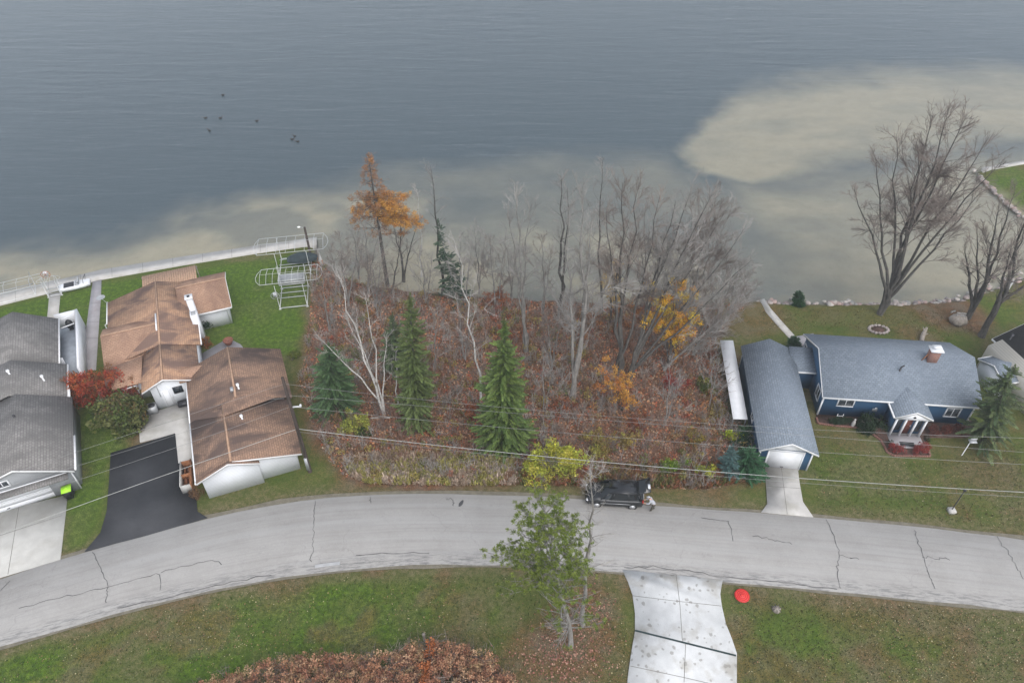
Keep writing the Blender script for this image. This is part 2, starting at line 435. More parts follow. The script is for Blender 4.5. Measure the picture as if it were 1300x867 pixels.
# ---- ground cover masks
woods_px = [(402, 318), (396, 360), (392, 410), (388, 450), (378, 490), (388, 530), (405, 570), (428, 606), (470, 618), (560, 619), (650, 619), (740, 622),
            (830, 624), (900, 627), (966, 612), (962, 575), (948, 535), (930, 530), (914, 434), (930, 400), (955, 384), (955, 360), (400, 290)]
woods = W(woods_px)
sw = sdf(GX, GY, woods)
nz = fbm(GX, GY, 5)
wood = sm(sw+(nz-.5)*3.0, -.9, 1.2)
# brown leafy ground under the lawn trees and shore trees
def spot(px, py, r, soft=1.0, sx=1.0):
    x, y = at(px, py); d = np.sqrt(((GX-x)/sx)**2+(GY-y)**2)
    return sm(r-d+(fbm(GX, GY, 2.5)-.5)*r*.8, -soft, soft)
for (px, py, r, k) in [(720, 820, 3.0, .75), (690, 840, 3, .6), (745, 770, 2.0, .7), (800, 745, .9, .6), (760, 850, 3, .4), (1190, 395, 3.2, .75), (1225, 400, 3, .8), (1165, 428, 2.0, .5),
                       (1110, 392, 3, .3), (100, 600, .7, .5), (955, 400, 3.5, .5), (918, 470, 2.5, .6), (960, 598, .9, .6), (895, 618, 2, .5), (445, 610, 1.2, .5),
                       (1050, 392, 2, .3), (450, 590, 1.5, .4), (590, 800, 2, .3), (1240, 590, 3, .25), (1290, 700, 2, .3), (185, 555, 1.3, .7), (960, 760, 1, .5), (1080, 758, 3, .35), (1160, 764, 3, .3), (360, 745, 2, .35)]:
    wood = np.maximum(wood, k*spot(px, py, r))
lush = np.zeros_like(GX)
lush = np.maximum(lush, sm(sdf(GX, GY, W([(-60, 420), (-60, 380), (0, 390), (130, 358), (330, 328), (398, 318), (394, 395), (384, 455), (290, 440), (180, 430), (100, 420), (40, 440), (-20, 470)])), -.3, .8))
lush = np.maximum(lush, .85*sm(sdf(GX, GY, W([(118, 470), (165, 520), (172, 575), (140, 580), (134, 640), (110, 700), (78, 706), (86, 640), (98, 560)])), -.3, .6))
sl = sm(sdf(GX, GY, W([(-40, 850), (100, 800), (250, 770), (400, 740), (560, 728), (650, 730), (640, 780), (560, 830), (480, 850), (300, 867), (200, 900), (-40, 1000)])), -.8, 1.2)
lush = np.maximum(lush, sl*(.45+.9*sm(fbm(GX+5, GY+9, 3.2), .42, .62)))
for (px, py, r, k) in [(540, 780, 2.5, .8), (420, 790, 3, .7), (230, 830, 3, .7), (1060, 830, 3, .55), (960, 830, 3, .5), (1110, 610, 2, .4), (1060, 600, 2, .5), (1290, 240, 6, .8), (1280, 395, 3, .45),
                       (350, 430, 3, .5), (385, 470, 1, .6), (1100, 400, 2, .3), (980, 790, 3, .5), (1180, 830, 4, .35), (1000, 680, .01, 0)]:
    lush = np.maximum(lush, k*spot(px, py, r, 1.5))
dry = np.zeros_like(GX)
# dry verge along both sides of the road
north_px = [(-90, 766), (0, 735), (75, 712), (113, 700), (262, 658), (340, 641), (400, 633), (470, 628), (560, 627), (650, 629), (730, 633), (820, 642), (900, 648), (970, 653), (1030, 657), (1100, 663), (1200, 674), (1300, 686), (1400, 699)]
south_px = [(-90, 846), (0, 820), (60, 803), (150, 778), (250, 752), (350, 732), (450, 720), (550, 716), (640, 716), (700, 719), (790, 725), (915, 738), (1000, 745), (1100, 754), (1200, 764), (1300, 775), (1400, 788)]
northW, southW = W(north_px), W(south_px)
def ext(l, d=260):
    a, b = np.array(l[0]), np.array(l[1]); e, g = np.array(l[-1]), np.array(l[-2])
    return [tuple(a+(a-b)/np.linalg.norm(a-b)*d)]+list(l)+[tuple(e+(e-g)/np.linalg.norm(e-g)*d)]
northX, southX = ext(northW), ext(southW)
sr = sdf(GX, GY, northX+southX[::-1])
side_n = sm(GY, 30, 32)
dry = np.maximum(dry, (1-sm(-sr, .2, 2.0))*.85*(.5+fbm(GX, GY, 1.6)))
dry = np.maximum(dry, .55*sm(fbm(GX+40, GY, 4), .5, .66)*sm(GX, 8, 16))
dry = np.maximum(dry, .5*sm(fbm(GX+90, GY+20, 3), .5, .64)*(1-sm(GX, 5, 9)))
dry = np.where(lush > .6, dry*.4, dry)
fore = 1-sm(GY, 29, 31)
wood = np.maximum(wood, .45*fore*sm(fbm(GX+17, GY+3, 2.6), .50, .64))
wood = np.maximum(wood, .30*(1-fore)*sm(GX, 18, 24)*sm(fbm(GX+17, GY+33, 2.2), .52, .66))
lush = lush*(1-.55*fore*sm(fbm(GX+7, GY+63, 2.0), .48, .62))
# ---- lake bed: sand shallows and weed
bed = 1-sm(sdn, -.3, .3)
sA = sdf(GX, GY, W([(-500, 470), (-500, 370), (0, 318), (60, 312), (130, 300), (190, 285), (260, 262), (330, 246), (420, 238), (520, 240), (600, 262), (700, 262), (790, 290), (880, 330), (990, 352), (1100, 352), (1230, 345), (1240, 430), (600, 430)], -.8))
sB = sdf(GX, GY, W([(862, 180), (872, 162), (892, 140), (925, 115), (975, 96), (1040, 84), (1110, 78), (1200, 76), (1300, 80), (1500, 86), (1500, 190), (1300, 192), (1180, 205), (1060, 222), (960, 228), (895, 214), (868, 200)], -1.5))
mid = sdf(GX, GY, W([(560, 205), (700, 188), (850, 186), (900, 210), (1100, 200), (1290, 190), (1290, 400), (600, 420), (480, 330), (420, 232)], -1.2))
wob = (fbm(GX, GY, 7)-.5)
sand = .88*sm(sA+wob*10, -5, 8)*(.62+.6*sm(fbm(GX+3, GY+8, 9), .35, .6))
leftfade = sm(GX, at(905, 150)[0], at(1080, 150)[0])
sand = np.maximum(sand, 1.0*sm(sB+wob*3.2*(1+2*leftfade)+(fbm(GX+9, GY+4, 1.8)-.5)*1.6, -1.6-5*leftfade, 2.2+9*leftfade)*(.62+.75*fbm(GX*.45, GY, 5)))
sand = np.maximum(sand, .42*sm(mid+wob*9, -6, 6)*(.45+1.1*fbm(GX+50, GY, 8)))
bay = sdf(GX, GY, W([(905, 205), (1000, 225), (1290, 185), (1400, 185), (1400, 400), (960, 392), (950, 300)], -1.0))
sand = np.maximum(sand, sm(bay+wob*6, -5, 7)*(.48+.62*fbm(GX*.35+70, GY, 4)))
sand = np.clip(sand, 0, 1)
ny, nx = GX.shape
idx = np.arange(nx*ny).reshape(ny, nx)
quads = np.stack([idx[:-1, :-1], idx[:-1, 1:], idx[1:, 1:], idx[1:, :-1]], -1).reshape(-1, 4)
g = MB(); g.addnp(np.stack([GX, GY, Z], -1).reshape(-1, 3), quads)

m, nt, b = mat('ground_cover'); v = coords(nt)
at1 = N(nt, 'ShaderNodeAttribute'); at1.attribute_name = 'cover'
at2 = N(nt, 'ShaderNodeAttribute'); at2.attribute_name = 'lakebed'
s1 = N(nt, 'ShaderNodeSeparateColor'); L(nt, at1.outputs['Color'], s1.inputs[0])
s2 = N(nt, 'ShaderNodeSeparateColor'); L(nt, at2.outputs['Color'], s2.inputs[0])
n_big = noise(nt, v, .5, 5, .6); n_mid = noise(nt, v, 2.6, 4, .65); n_f = noise(nt, v, 11, 3, .7); n_ff = noise(nt, v, 26, 2, .7)
lawn = mixc(nt, ramp(nt, n_big, .35, .65), (.085, .13, .022), (.165, .165, .05))
lawn = mixc(nt, ramp(nt, n_mid, .5, .72, 0, .6), lawn, (.13, .10, .048))
lushc = mixc(nt, ramp(nt, n_mid, .35, .65), (.052, .125, .010), (.13, .215, .022))
gr = mixc(nt, s1.outputs[1], lawn, lushc)
dryc = mixc(nt, ramp(nt, n_mid, .3, .7), (.17, .125, .065), (.25, .205, .13))
gr = mixc(nt, s1.outputs[2], gr, dryc)
gr = mixc(nt, ramp(nt, n_mid, .42, .58, .45, 0), gr, (.050, .085, .016))
gr = mixc(nt, ramp(nt, n_f, .42, .60, 0, .6), gr, (.036, .055, .012), 'MIX')
gr = mixc(nt, ramp(nt, n_ff, .52, .78, 0, .50), gr, (.22, .20, .085))
w1 = mixc(nt, ramp(nt, n_mid, .38, .62), (.15, .085, .052), (.29, .135, .075))
w1 = mixc(nt, ramp(nt, n_big, .45, .62, 0, .7), w1, (.22, .185, .15))
w1 = mixc(nt, ramp(nt, n_f, .42, .6, 0, .75), w1, (.04, .026, .020))
w1 = mixc(nt, ramp(nt, n_ff, .55, .7, 0, .65), w1, (.34, .17, .09))
gr = mixc(nt, s1.outputs[0], gr, w1)
sandc = mixc(nt, ramp(nt, n_big, .3, .7), (.62, .545, .405), (.72, .645, .49))
sandc = mixc(nt, ramp(nt, n_mid, .55, .75, 0, .25), sandc, (.25, .23, .15))
bedc = mixc(nt, s2.outputs[1], (.095, .138, .170), sandc)
o = mixc(nt, s2.outputs[0], gr, bedc)
L(nt, o, b.inputs['Base Color']); b.inputs['Roughness'].default_value = .95; b.inputs['Specular IOR Level'].default_value = .1
bump(nt, b, n_f, .8, .08)
ground = g.build('ground', m, smooth=True)
tag(ground, kind='structure')
me = ground.data
for nm, arrs in (('cover', (wood, np.clip(lush, 0, 1), np.clip(dry, 0, 1))), ('lakebed', (bed, sand, sand*0))):
    a = me.attributes.new(nm, 'FLOAT_COLOR', 'POINT')
    cc = np.stack([*arrs, np.ones_like(GX)], -1).reshape(-1, 4)
    a.data.foreach_set('color', cc.astype(np.float32).ravel())

# ---- water
m = bpy.data.materials.new('lake_water'); m.use_nodes = True; nt = m.node_tree; nt.nodes.clear()
out = N(nt, 'ShaderNodeOutputMaterial'); v = coords(nt)
mp = N(nt, 'ShaderNodeMapping'); L(nt, v, mp.inputs[0]); mp.inputs['Rotation'].default_value = (0, 0, R(14)); mp.inputs['Scale'].default_value = (.10, .62, 1)
w_a = noise(nt, mp.outputs[0], .8, 3, .6, .6)
mp2 = N(nt, 'ShaderNodeMapping'); L(nt, v, mp2.inputs[0]); mp2.inputs['Rotation'].default_value = (0, 0, R(8)); mp2.inputs['Scale'].default_value = (.45, 1.6, 1)
w_b = noise(nt, mp2.outputs[0], 1.1, 3, .6)
mp3 = N(nt, 'ShaderNodeMapping'); L(nt, v, mp3.inputs[0]); mp3.inputs['Scale'].default_value = (1.2, 3, 1)
w_c = noise(nt, mp3.outputs[0], 1.6, 2, .5)
ad = N(nt, 'ShaderNodeMath', operation='MULTIPLY_ADD'); L(nt, w_b, ad.inputs[0]); ad.inputs[1].default_value = .35; 
sc_ = N(nt, 'ShaderNodeMath', operation='MULTIPLY'); L(nt, w_a, sc_.inputs[0]); sc_.inputs[1].default_value = 1.3; L(nt, sc_.outputs[0], ad.inputs[2])
ad2 = N(nt, 'ShaderNodeMath', operation='MULTIPLY_ADD'); L(nt, w_c, ad2.inputs[0]); ad2.inputs[1].default_value = .08; L(nt, ad.outputs[0], ad2.inputs[2])
bp = N(nt, 'ShaderNodeBump'); bp.inputs['Strength'].default_value = .26; bp.inputs['Distance'].default_value = .4; L(nt, ad2.outputs[0], bp.inputs['Height'])
frn = N(nt, 'ShaderNodeFresnel'); frn.inputs[0].default_value = 1.33; L(nt, bp.outputs[0], frn.inputs['Normal'])
gl = N(nt, 'ShaderNodeBsdfGlossy'); gl.inputs['Roughness'].default_value = .12; L(nt, bp.outputs[0], gl.inputs['Normal'])
df = N(nt, 'ShaderNodeBsdfDiffuse'); df.inputs[0].default_value = (.165, .21, .24, 1); L(nt, bp.outputs[0], df.inputs['Normal'])
tr = N(nt, 'ShaderNodeBsdfTransparent'); tr.inputs[0].default_value = (.95, .96, .93, 1)
mx = N(nt, 'ShaderNodeMixShader'); mx.inputs[0].default_value = .80; L(nt, df.outputs[0], mx.inputs[1]); L(nt, tr.outputs[0], mx.inputs[2])
mx2 = N(nt, 'ShaderNodeMixShader'); L(nt, frn.outputs[0], mx2.inputs[0]); L(nt, mx.outputs[0], mx2.inputs[1]); L(nt, gl.outputs[0], mx2.inputs[2])
L(nt, mx2.outputs[0], out.inputs[0])
wt = MB(); wt.add([(-600, 30, -.45), (600, 30, -.45), (600, 700, -.45), (-600, 700, -.45)], [(0, 1, 2, 3)])
tag(wt.build('lake_water', m), kind='structure')

# ------------------------------------------------------------------ road and paved surfaces
def resample(l, n):
    P = np.array(l); d = np.concatenate([[0], np.cumsum(np.linalg.norm(np.diff(P, axis=0), axis=1))])
    t = np.linspace(0, d[-1], n); return np.stack([np.interp(t, d, P[:, 0]), np.interp(t, d, P[:, 1])], 1)
def smoothl(P, k=3):
    P = P.copy()
    for _ in range(k): P[1:-1] = (P[:-2]+2*P[1:-1]+P[2:])/4
    return P
def ribbon(mb, pts, w, z, mi=0):
    P = np.array(pts, float); T = np.gradient(P, axis=0); T /= np.linalg.norm(T, axis=1)[:, None]+1e-9
    Nn = np.stack([-T[:, 1], T[:, 0]], 1); ww = np.broadcast_to(np.asarray(w, float), (len(P),))[:, None]/2
    A, B = P+Nn*ww, P-Nn*ww
    V = [(*p, z) for q in zip(A, B) for p in q]
    mb.add(V, [(2*i, 2*i+1, 2*i+3, 2*i+2) for i in range(len(P)-1)], mi)
RZ = .09
rd = MB()
A = smoothl(resample(northX, 260)); B = smoothl(resample(southX, 260))
C0 = (A+B)/2
V = []
for a, b2 in zip(A, B):
    ja = (random.random()-.5)*.14; jb = (random.random()-.5)*.14
    d = (a-b2)/np.linalg.norm(a-b2)
    V += [(*(a+d*(.12+ja)), 0.0), (*(a+d*ja), RZ), (*((a+b2)/2), RZ+.04), (*(b2-d*jb), RZ), (*(b2-d*(.12+jb)), 0.0)]
rd.add(V, [(5*i+k, 5*i+k+1, 5*i+k+6, 5*i+k+5) for i in range(len(A)-1) for k in range(4)])
def crackl(px, w=.032, jit=.05):
    P = resample(W(px), max(4, int(len(px)*5)))
    P[1:-1] += rng.normal(0, jit, (len(P)-2, 2))
    ww = w*(.6+.9*rng.random(len(P)))
    ribbon(rd, P, ww, RZ+.048, 1)
for px in [[(401, 637), (399, 660), (398, 690), (396, 714)], [(118, 702), (128, 720), (138, 745)], [(138, 745), (136, 766)], [(0, 753), (14, 738)], [(25, 773), (80, 759), (140, 746), (205, 728), (204, 750)],
           [(205, 728), (270, 712), (282, 718)], [(890, 658), (925, 663), (928, 675), (930, 688)], [(955, 682), (975, 685), (1005, 692)], [(1048, 660), (1058, 680), (1065, 705), (1062, 725), (1066, 748)],
           [(1160, 674), (1168, 700), (1176, 722)], [(1176, 722), (1186, 748)], [(1170, 708), (1205, 712)], [(1066, 706), (1090, 711)], [(1265, 682), (1285, 712), (1298, 736)], [(568, 634), (575, 636), (576, 643)], [(470, 632), (471, 640)]]:
    crackl(px)
# ragged double crack where the edge has settled
for px in [[(452, 706), (500, 703), (545, 703)], [(792, 721), (830, 721), (870, 725), (915, 733), (1000, 741), (1062, 749)], [(150, 773), (210, 761), (290, 741), (345, 731)]]:
    crackl(px, .035, .05)
ribbon(rd, smoothl(resample(W([(400, 720), (420, 717), (432, 716)]), 6)), .28, RZ+.046, 2)
ribbon(rd, resample(W([(583, 644), (588, 636)]), 6), [.1, .22, .3, .26, .2, .1], RZ+.05, 1)
ro_ = tag(rd.build('road', [MAT['road'], MAT['tar'], MAT['patch']]), kind='structure')
nv_ = len(ro_.data.vertices); ruv = np.zeros((nv_, 3), np.float32); dl = np.concatenate([[0], np.cumsum(np.linalg.norm(np.diff(C0, axis=0), axis=1))])
for i in range(len(A)):
    for k, lat in enumerate((0, 0, .5, 1, 1)): ruv[5*i+k] = (dl[i], lat, 0)
at_ = ro_.data.attributes.new('lane', 'FLOAT_VECTOR', 'POINT'); at_.data.foreach_set('vector', ruv.ravel())
# shoulders
sh = MB()
def shoulder(line, sgn, w0):
    P = smoothl(resample(line, 300)); T = np.gradient(P, axis=0); T /= np.linalg.norm(T, axis=1)[:, None]
    Nn = np.stack([-T[:, 1], T[:, 0]], 1)*sgn
    w = w0*(.35+1.1*fbm(P[:, 0], P[:, 1], 2.5))[:, None]
    A = P-Nn*.2; B = P+Nn*w
    V = [(*p, z) for q in zip(A, B) for p, z in zip(q, (.062, .052))]
    sh.add(V, [(2*i, 2*i+1, 2*i+3, 2*i+2) for i in range(len(P)-1)])
shoulder(northX, 1, .42); shoulder(southX, -1, .30)
tag(sh.build('road_shoulder', MAT['gravel']), kind='structure')

def paved(name, px, z, mats, joints=(), jm=1, jw=.035, extra=None, z0=-.1):
    mb = MB(); mb.slab(W(px), z0, z)
    for j in joints: ribbon(mb, W(j), jw, z+.004, jm)
    if extra: extra(mb)
    return tag(mb.build(name, mats), kind='structure')
def drainx(mb):
    ribbon(mb, W([(806, 801), (870, 817), (934, 833)]), .13, .135, 2)
bd_px = [(790, 724), (797, 738), (803, 755), (806, 778), (806, 801), (801, 830), (797, 858), (794, 900), (930, 915), (935, 870), (935, 830), (929, 812), (921, 792), (916, 770), (914, 755), (917, 737)]
paved('concrete_driveway', bd_px[::-1], .125, [MAT['concrete_spot'], MAT['joint'], MAT['drain']], [[(858, 730), (863, 770), (866, 816)], [(803, 757), (860, 764), (915, 770)], [(870, 818), (868, 867)], [(800, 846), (865, 860), (900, 868)]], extra=drainx)
paved('garage_driveway', [(971, 588), (1012, 590), (1014, 610), (1019, 638), (1032, 657), (966, 651), (974, 640), (972, 610)][::-1], .12, [MAT['concrete_pale'], MAT['joint']],
      [[(991, 590), (994, 615), (999, 654)], [(973, 618), (1016, 621)]])
paved('wide_driveway', [(86, 629), (77, 711), (0, 734), (-120, 773), (-130, 690), (0, 650)][::-1], .12, [MAT['concrete'], MAT['joint']], [[(25, 644), (11, 730)], [(80, 655), (0, 681), (-100, 712)]])
paved('asphalt_driveway', [(141, 576), (223, 551), (227, 588), (236, 590), (236, 622), (248, 622), (251, 650), (264, 658), (185, 681), (108, 701), (128, 677), (136, 650), (139, 612)][::-1], .115, [MAT['new_asphalt'], MAT['tar']])
paved('entry_slab', [(177, 529), (242, 510), (246, 586), (227, 589), (223, 551), (178, 562)][::-1], .13, [MAT['concrete_pale'], MAT['joint']], [[(178, 548), (242, 529)]])
paved('shore_path', [(965, 381), (970, 380), (978, 392), (990, 406), (1009, 427), (1003, 431), (984, 410), (972, 396)][::-1], .08, [MAT['concrete_pale'], MAT['joint']])
paved('patio', [(1001, 440), (1004, 429), (1032, 424), (1040, 436), (1030, 446)][::-1], .09, [MAT['stonepave'], MAT['joint']])
paved('lake_walk', [(63, 374), (77, 371), (74, 404), (60, 406)][::-1], .08, [MAT['concrete_pale'], MAT['joint']])
paved('side_walk', [(118, 357), (129, 354), (128, 380), (122, 470), (103, 470), (113, 392)][::-1], .075, [MAT['stonepave'], MAT['joint']], [[(115, 386), (128, 385)], [(112, 410), (126, 409)], [(110, 430), (125, 430)]])
paved('rear_patio', [(252, 452), (290, 430), (306, 438), (330, 470), (250, 500)][::-1], .08, [MAT['stonepave'], MAT['joint']])
# lake-side concrete wall with a walkable cap
sw_out = W([(-160, 410), (0, 372), (62, 358), (130, 342), (230, 326), (330, 311), (402, 301)], .12)
sw_in = W([(402, 310.5), (330, 320.5), (230, 336.5), (130, 354), (62, 371.5), (0, 387), (-160, 425)], .12)
sl_ = MB(); sl_.slab((sw_out+sw_in)[::-1], -2.2, .12)
e0, e1 = np.array(sw_out[-1]), np.array(sw_in[0])
sl_.slab([at(402, 301, .12), at(402, 313, .12), at(409, 330, .12), at(404, 331, .12)][::1], -2.0, .115)
for j in range(14):
    t = j/13; p = resample(sw_out, 15)[j]; q = resample(sw_in[::-1], 15)[j]
    ribbon(sl_, [tuple(p), tuple(q)], .03, .124, 1)
tag(sl_.build('seawall', [MAT['concrete_pale'], MAT['joint']]), 'long pale concrete seawall edging the green lawn at the lake', 'seawall')
# low pale wall on the far point
pw = MB(); pw.slab(W([(1247, 213), (1300, 204), (1420, 186), (1420, 190), (1300, 208), (1249, 217)], .1)[::-1], -1.5, .12)
tag(pw.build('seawall', [MAT['concrete_pale']]), 'short pale seawall along the grassy point beyond the bay', 'seawall')

# ------------------------------------------------------------------ building helpers (local frame, x = right, y = away)
def thick(top, t): return [(p, z) for p, z in top]+[(p, z-t) for p, z in top[::-1]]
def roofpart(name, top, a0, a1, axis, m, parent, t=.16, rakes=(1, 1), gutters=(1, 1), w=.045, cap=None, trimmat=None):
    """rakes: near, far verge boards; gutters: low-p, high-p eave"""
    mb = MB(); mb.extr(thick(top, t), a0, a1, axis); o = mb.build(name, m, parent)
    if cap:
        p, z = top[1]; cb = MB(); cb.extr([(p-.11, z-.02), (p, z+.04), (p+.11, z-.02)], a0+.02, a1-.02, axis); cb.build('ridge_cap', MAT[cap], o)
    low = [(p, z-.03) for p, z in top]
    for k, (a, b3) in enumerate(((a0-w, a0-.003), (a1+.003, a1+w))):
        if rakes[k]: tb = MB(); tb.extr(thick(low, t), a, b3, axis); tb.build('rake_trim', trimmat or MAT['gutter'], o)
    for k, ((p, z), sg) in enumerate(((top[0], -1), (top[-1], 1))):
        if not gutters[k]: continue
        gb = MB(); q0, q1 = sorted((p+sg*.004, p+sg*.11))
        if axis == 'y': gb.box(q0, q1, a0, a1, z-.15, z-.02)
        else: gb.box(a0, a1, q0, q1, z-.15, z-.02)
        gb.build('gutter', trimmat or MAT['gutter'], o)
    return o
def pieces(name, boxes, m, parent):
    for bx_ in boxes: mb = MB(); mb.box(*bx_); mb.build(name, m, parent)
def window(parent, x, y, z, w, h, face='front', panes=2, name='window', frame=.09, fm=None, sill=True):
    """x,y,z: middle of the opening on the wall face; face front = -y, left = -x, right = +x"""
    fb, gb = MB(), MB()
    def bx(mb, u0, u1, z0, z1, d0, d1):
        if face == 'front': mb.box(x+u0, x+u1, y-d1, y-d0, z+z0, z+z1)
        elif face == 'left': mb.box(x-d1, x-d0, y+u0, y+u1, z+z0, z+z1)
        else: mb.box(x+d0, x+d1, y+u0, y+u1, z+z0, z+z1)
    bx(fb, -w/2-frame, w/2+frame, h/2, h/2+frame, .003, .07); bx(fb, -w/2-frame, w/2+frame, -h/2-frame, -h/2, .003, .08)
    bx(fb, -w/2-frame, -w/2, -h/2, h/2, .003, .07); bx(fb, w/2, w/2+frame, -h/2, h/2, .003, .07)
    for i in range(1, panes):
        u = -w/2+w*i/panes; bx(fb, u-.025, u+.025, -h/2, h/2, .003, .06)
    f = fb.build(name, fm or MAT['white'], parent)
    bx(gb, -w/2, w/2, -h/2, h/2, .003, .025); gb.build('pane', MAT['glass'], f)
    return f
def cyl(mb, x, y, z0, z1, r, n=10, mi=0): mb.tube([(x, y, z0), (x, y, z1)], r, n, mi)
def pipevent(parent, x, y, z, m=None, r=.1, h=.35):
    mb = MB(); cyl(mb, x, y, z-.2, z+h, r*.7); cyl(mb, x, y, z+h-.02, z+h+.14, r*1.25); return mb.build('roof_vent', m or MAT['gutter'], parent)

# ---------------- blue garage
BA = R(-6.6)
gx, gy = (19.75+24.35)/2, (37.75+37.3)/2
T = empty('blue_garage', (gx, gy-.05), BA, 'detached blue garage with pale grey shingle roof and white overhead door', 'garage')
prof = [(-2.33, 2.5), (0, 3.62), (2.33, 2.5)]
wl = MB(); wl.extr([(-2.05, -.1), (2.05, -.1), (2.05, 2.45), (0, 3.42), (-2.05, 2.45)], .45, 12.2, 'y'); wl.build('wall', MAT['blue_siding'], T)
roofpart('roof', prof, 0, 12.45, 'y', MAT['roof_blue_y'], T, rakes=(1, 0), gutters=(0, 0))
gb = MB(); gb.extr([(-1.95, 2.36), (1.95, 2.36), (0, 3.38)], .40, .446, 'y'); gb.build('gable_trim', MAT['white'], T)
dr = MB(); dr.box(-1.32, 1.32, .38, .447, 0, 2.12)
d_ = dr.build('door', MAT['white'], T); hd = MB(); hd.box(-.12, .12, .33, .364, .25, .29); hd.build('handle', MAT['black'], d_)
pieces('door_trim', [(-1.44, -1.34, .36, .447, 0, 2.12), (1.34, 1.44, .36, .447, 0, 2.12), (-1.44, 1.44, .35, .447, 2.13, 2.25)], MAT['white'], T)
pieces('corner_trim', [(-2.09, -1.98, .40, .447, -.1, 2.36), (1.98, 2.09, .40, .447, -.1, 2.36), (-2.1, -2.053, .46, .56, -.1, 2.42), (-2.1, -2.053, 12.1, 12.2, -.1, 2.42)], MAT['white'], T)
window(T, -2.05, 4.5, 1.5, .7, .5, 'left', 2)

# ---------------- lean-to canopy beside it
cA, cB = at(940, 532, 1.45), at(922.5, 432, 1.45)
T = empty('canopy', (cA[0], cA[1], 0), math.atan2(cB[1]-cA[1], cB[0]-cA[0])-R(90), 'long narrow white canopy on posts beside the blue garage', 'canopy')
cl_ = math.hypot(cB[0]-cA[0], cB[1]-cA[1])
mb = MB(); mb.extr([(-.60, 1.36), (.60, 1.44), (.60, 1.50), (-.60, 1.42)], 0, cl_, 'y'); mb.build('roof_panel', MAT['white'], T)
for y in (.2, cl_/3, cl_*2/3, cl_-.2):
    for x in (-.52, .52):
        p = MB(); p.box(x-.04, x+.04, y-.04, y+.04, -.1, 1.36 if x < 0 else 1.43); p.build('post', MAT['galv'], T)

# ---------------- blue house
T = empty('blue_house', (26.6, 43.5), R(-5.4), 'blue ranch house with grey shingle roof, brick chimney and white framed glass entry', 'house')
Wd = 13.15
wl = MB(); wl.extr([(.35, -.1), (7.85, -.1), (7.85, 2.6), (4.05, 4.35), (.35, 2.6)], .25, Wd-.3, 'x'); wl.build('wall', MAT['blue_siding'], T)
rf = roofpart('roof', [(-.05, 2.68), (4.05, 4.62), (8.15, 2.68)], 0, Wd, 'x', MAT['roof_blue_x'], T, gutters=(1, 0), rakes=(1, 0))
ch = MB(); ch.box(9.05, 9.85, 3.35, 3.95, 4.1, 5.55); cho = ch.build('chimney', MAT['brick'], rf)
ch = MB(); ch.box(8.92, 9.98, 3.22, 4.08, 5.553, 5.66); cyl(ch, 9.45, 3.65, 5.66, 5.85, .16); ch.box(9.1, 9.8, 3.4, 3.9, 5.85, 5.9); ch.build('chimney_cap', MAT['white'], rf)
ch = MB(); ch.bar((8.55, 3.5, 4.2), (9.0, 3.6, 5.1), .06); ch.build('chimney_brace', MAT['rustwood'], rf)
pv = MB(); cyl(pv, 6.65, 2.5, 3.7, 4.35, .07); pv.bar((6.65, 2.5, 4.35), (6.9, 2.62, 4.42), .1); pv.build('roof_vent', MAT['darkmetal'], rf)
window(T, 2.25, .35, 1.75, 1.25, .75, 'front', 2)
window(T, 11.25, .35, 1.45, 1.05, .95, 'front', 2)
window(T, .25, 1.6, 1.55, .9, 1.1, 'left', 2); window(T, .25, 4.9, 1.7, .8, .8, 'left', 2); window(T, .25, 7.2, 1.5, .6, 1.0, 'left', 1)
pieces('corner_trim', [(.2, .34, .28, .347, -.1, 2.5), (8.5, 8.62, .30, .347, -.1, 2.5), (12.75, 12.87, .3, .347, -.1, 2.5)], MAT['white'], T)
# entry
wl = MB(); wl.extr([(5.85, -.1), (8.35, -.1), (8.35, 2.4), (7.1, 2.95), (5.85, 2.4)], -1.25, .345, 'y'); wl.build('entry_wall', MAT['blue_siding'], T)
roofpart('entry_roof', [(5.55, 2.52), (7.1, 3.28), (8.65, 2.52)], -1.75, 2.6, 'y', MAT['roof_blue_y'], T, rakes=(1, 0), gutters=(1, 0))
en = MB(); en.extr([(5.7, 2.30), (8.5, 2.30), (7.1, 3.05)], -1.74, -1.70, 'y'); en.build('entry_gable', MAT['white'], T)
gv = MB(); gv.tube([(7.1, -1.78, 2.62), (7.1, -1.742, 2.62)], .11, 8); gv.build('gable_vent', MAT['darkmetal'], T)
for x in (5.85, 6.62, 7.48, 8.25):
    p = MB(); p.box(x-.02, x+.12, -1.62, -1.48, .15, 2.33); p.build('post', MAT['white'], T)
for x0, x1 in ((5.95, 6.6), (7.6, 8.25)):
    p = MB(); p.box(x0, x1, -1.30, -1.254, .5, 2.2); p.build('side_window', MAT['glass'], T)
dd = MB(); dd.box(6.78, 7.42, -1.31, -1.254, .15, 2.2); d_ = dd.build('door', MAT['door_brown'], T)
hd = MB(); hd.box(7.3, 7.35, -1.36, -1.311, 1.1, 1.25); hd.build('handle', MAT['alu'], d_)
st = MB(); st.box(5.75, 8.45, -2.9, -1.252, -.1, .15); st.box(6.4, 7.8, -3.2, -2.902, -.1, .07); st.build('porch_slab', MAT['stonepave'], T)
mt = MB(); mt.box(6.5, 7.7, -2.78, -2.3, .153, .17); mt.build('door_mat', MAT['darkmetal'], T)
# breezeway
wl = MB(); wl.box(-1.9, .245, 3.6, 5.9, -.1, 2.2); wl.build('breezeway_wall', MAT['blue_siding'], T)
roofpart('breezeway_roof', [(3.3, 2.33), (5.9, 2.95)], -1.85, .22, 'x', MAT['roof_blue_x'], T, rakes=(0, 0), gutters=(1, 0))
# wall lights
wlt = MB(); wlt.box(4.65, 5.05, .25, .345, 1.0, 1.3); wlt.box(4.75, 4.95, .2, .249, 1.05, 1.5); wlt.build('meter_box', MAT['galv'], T)

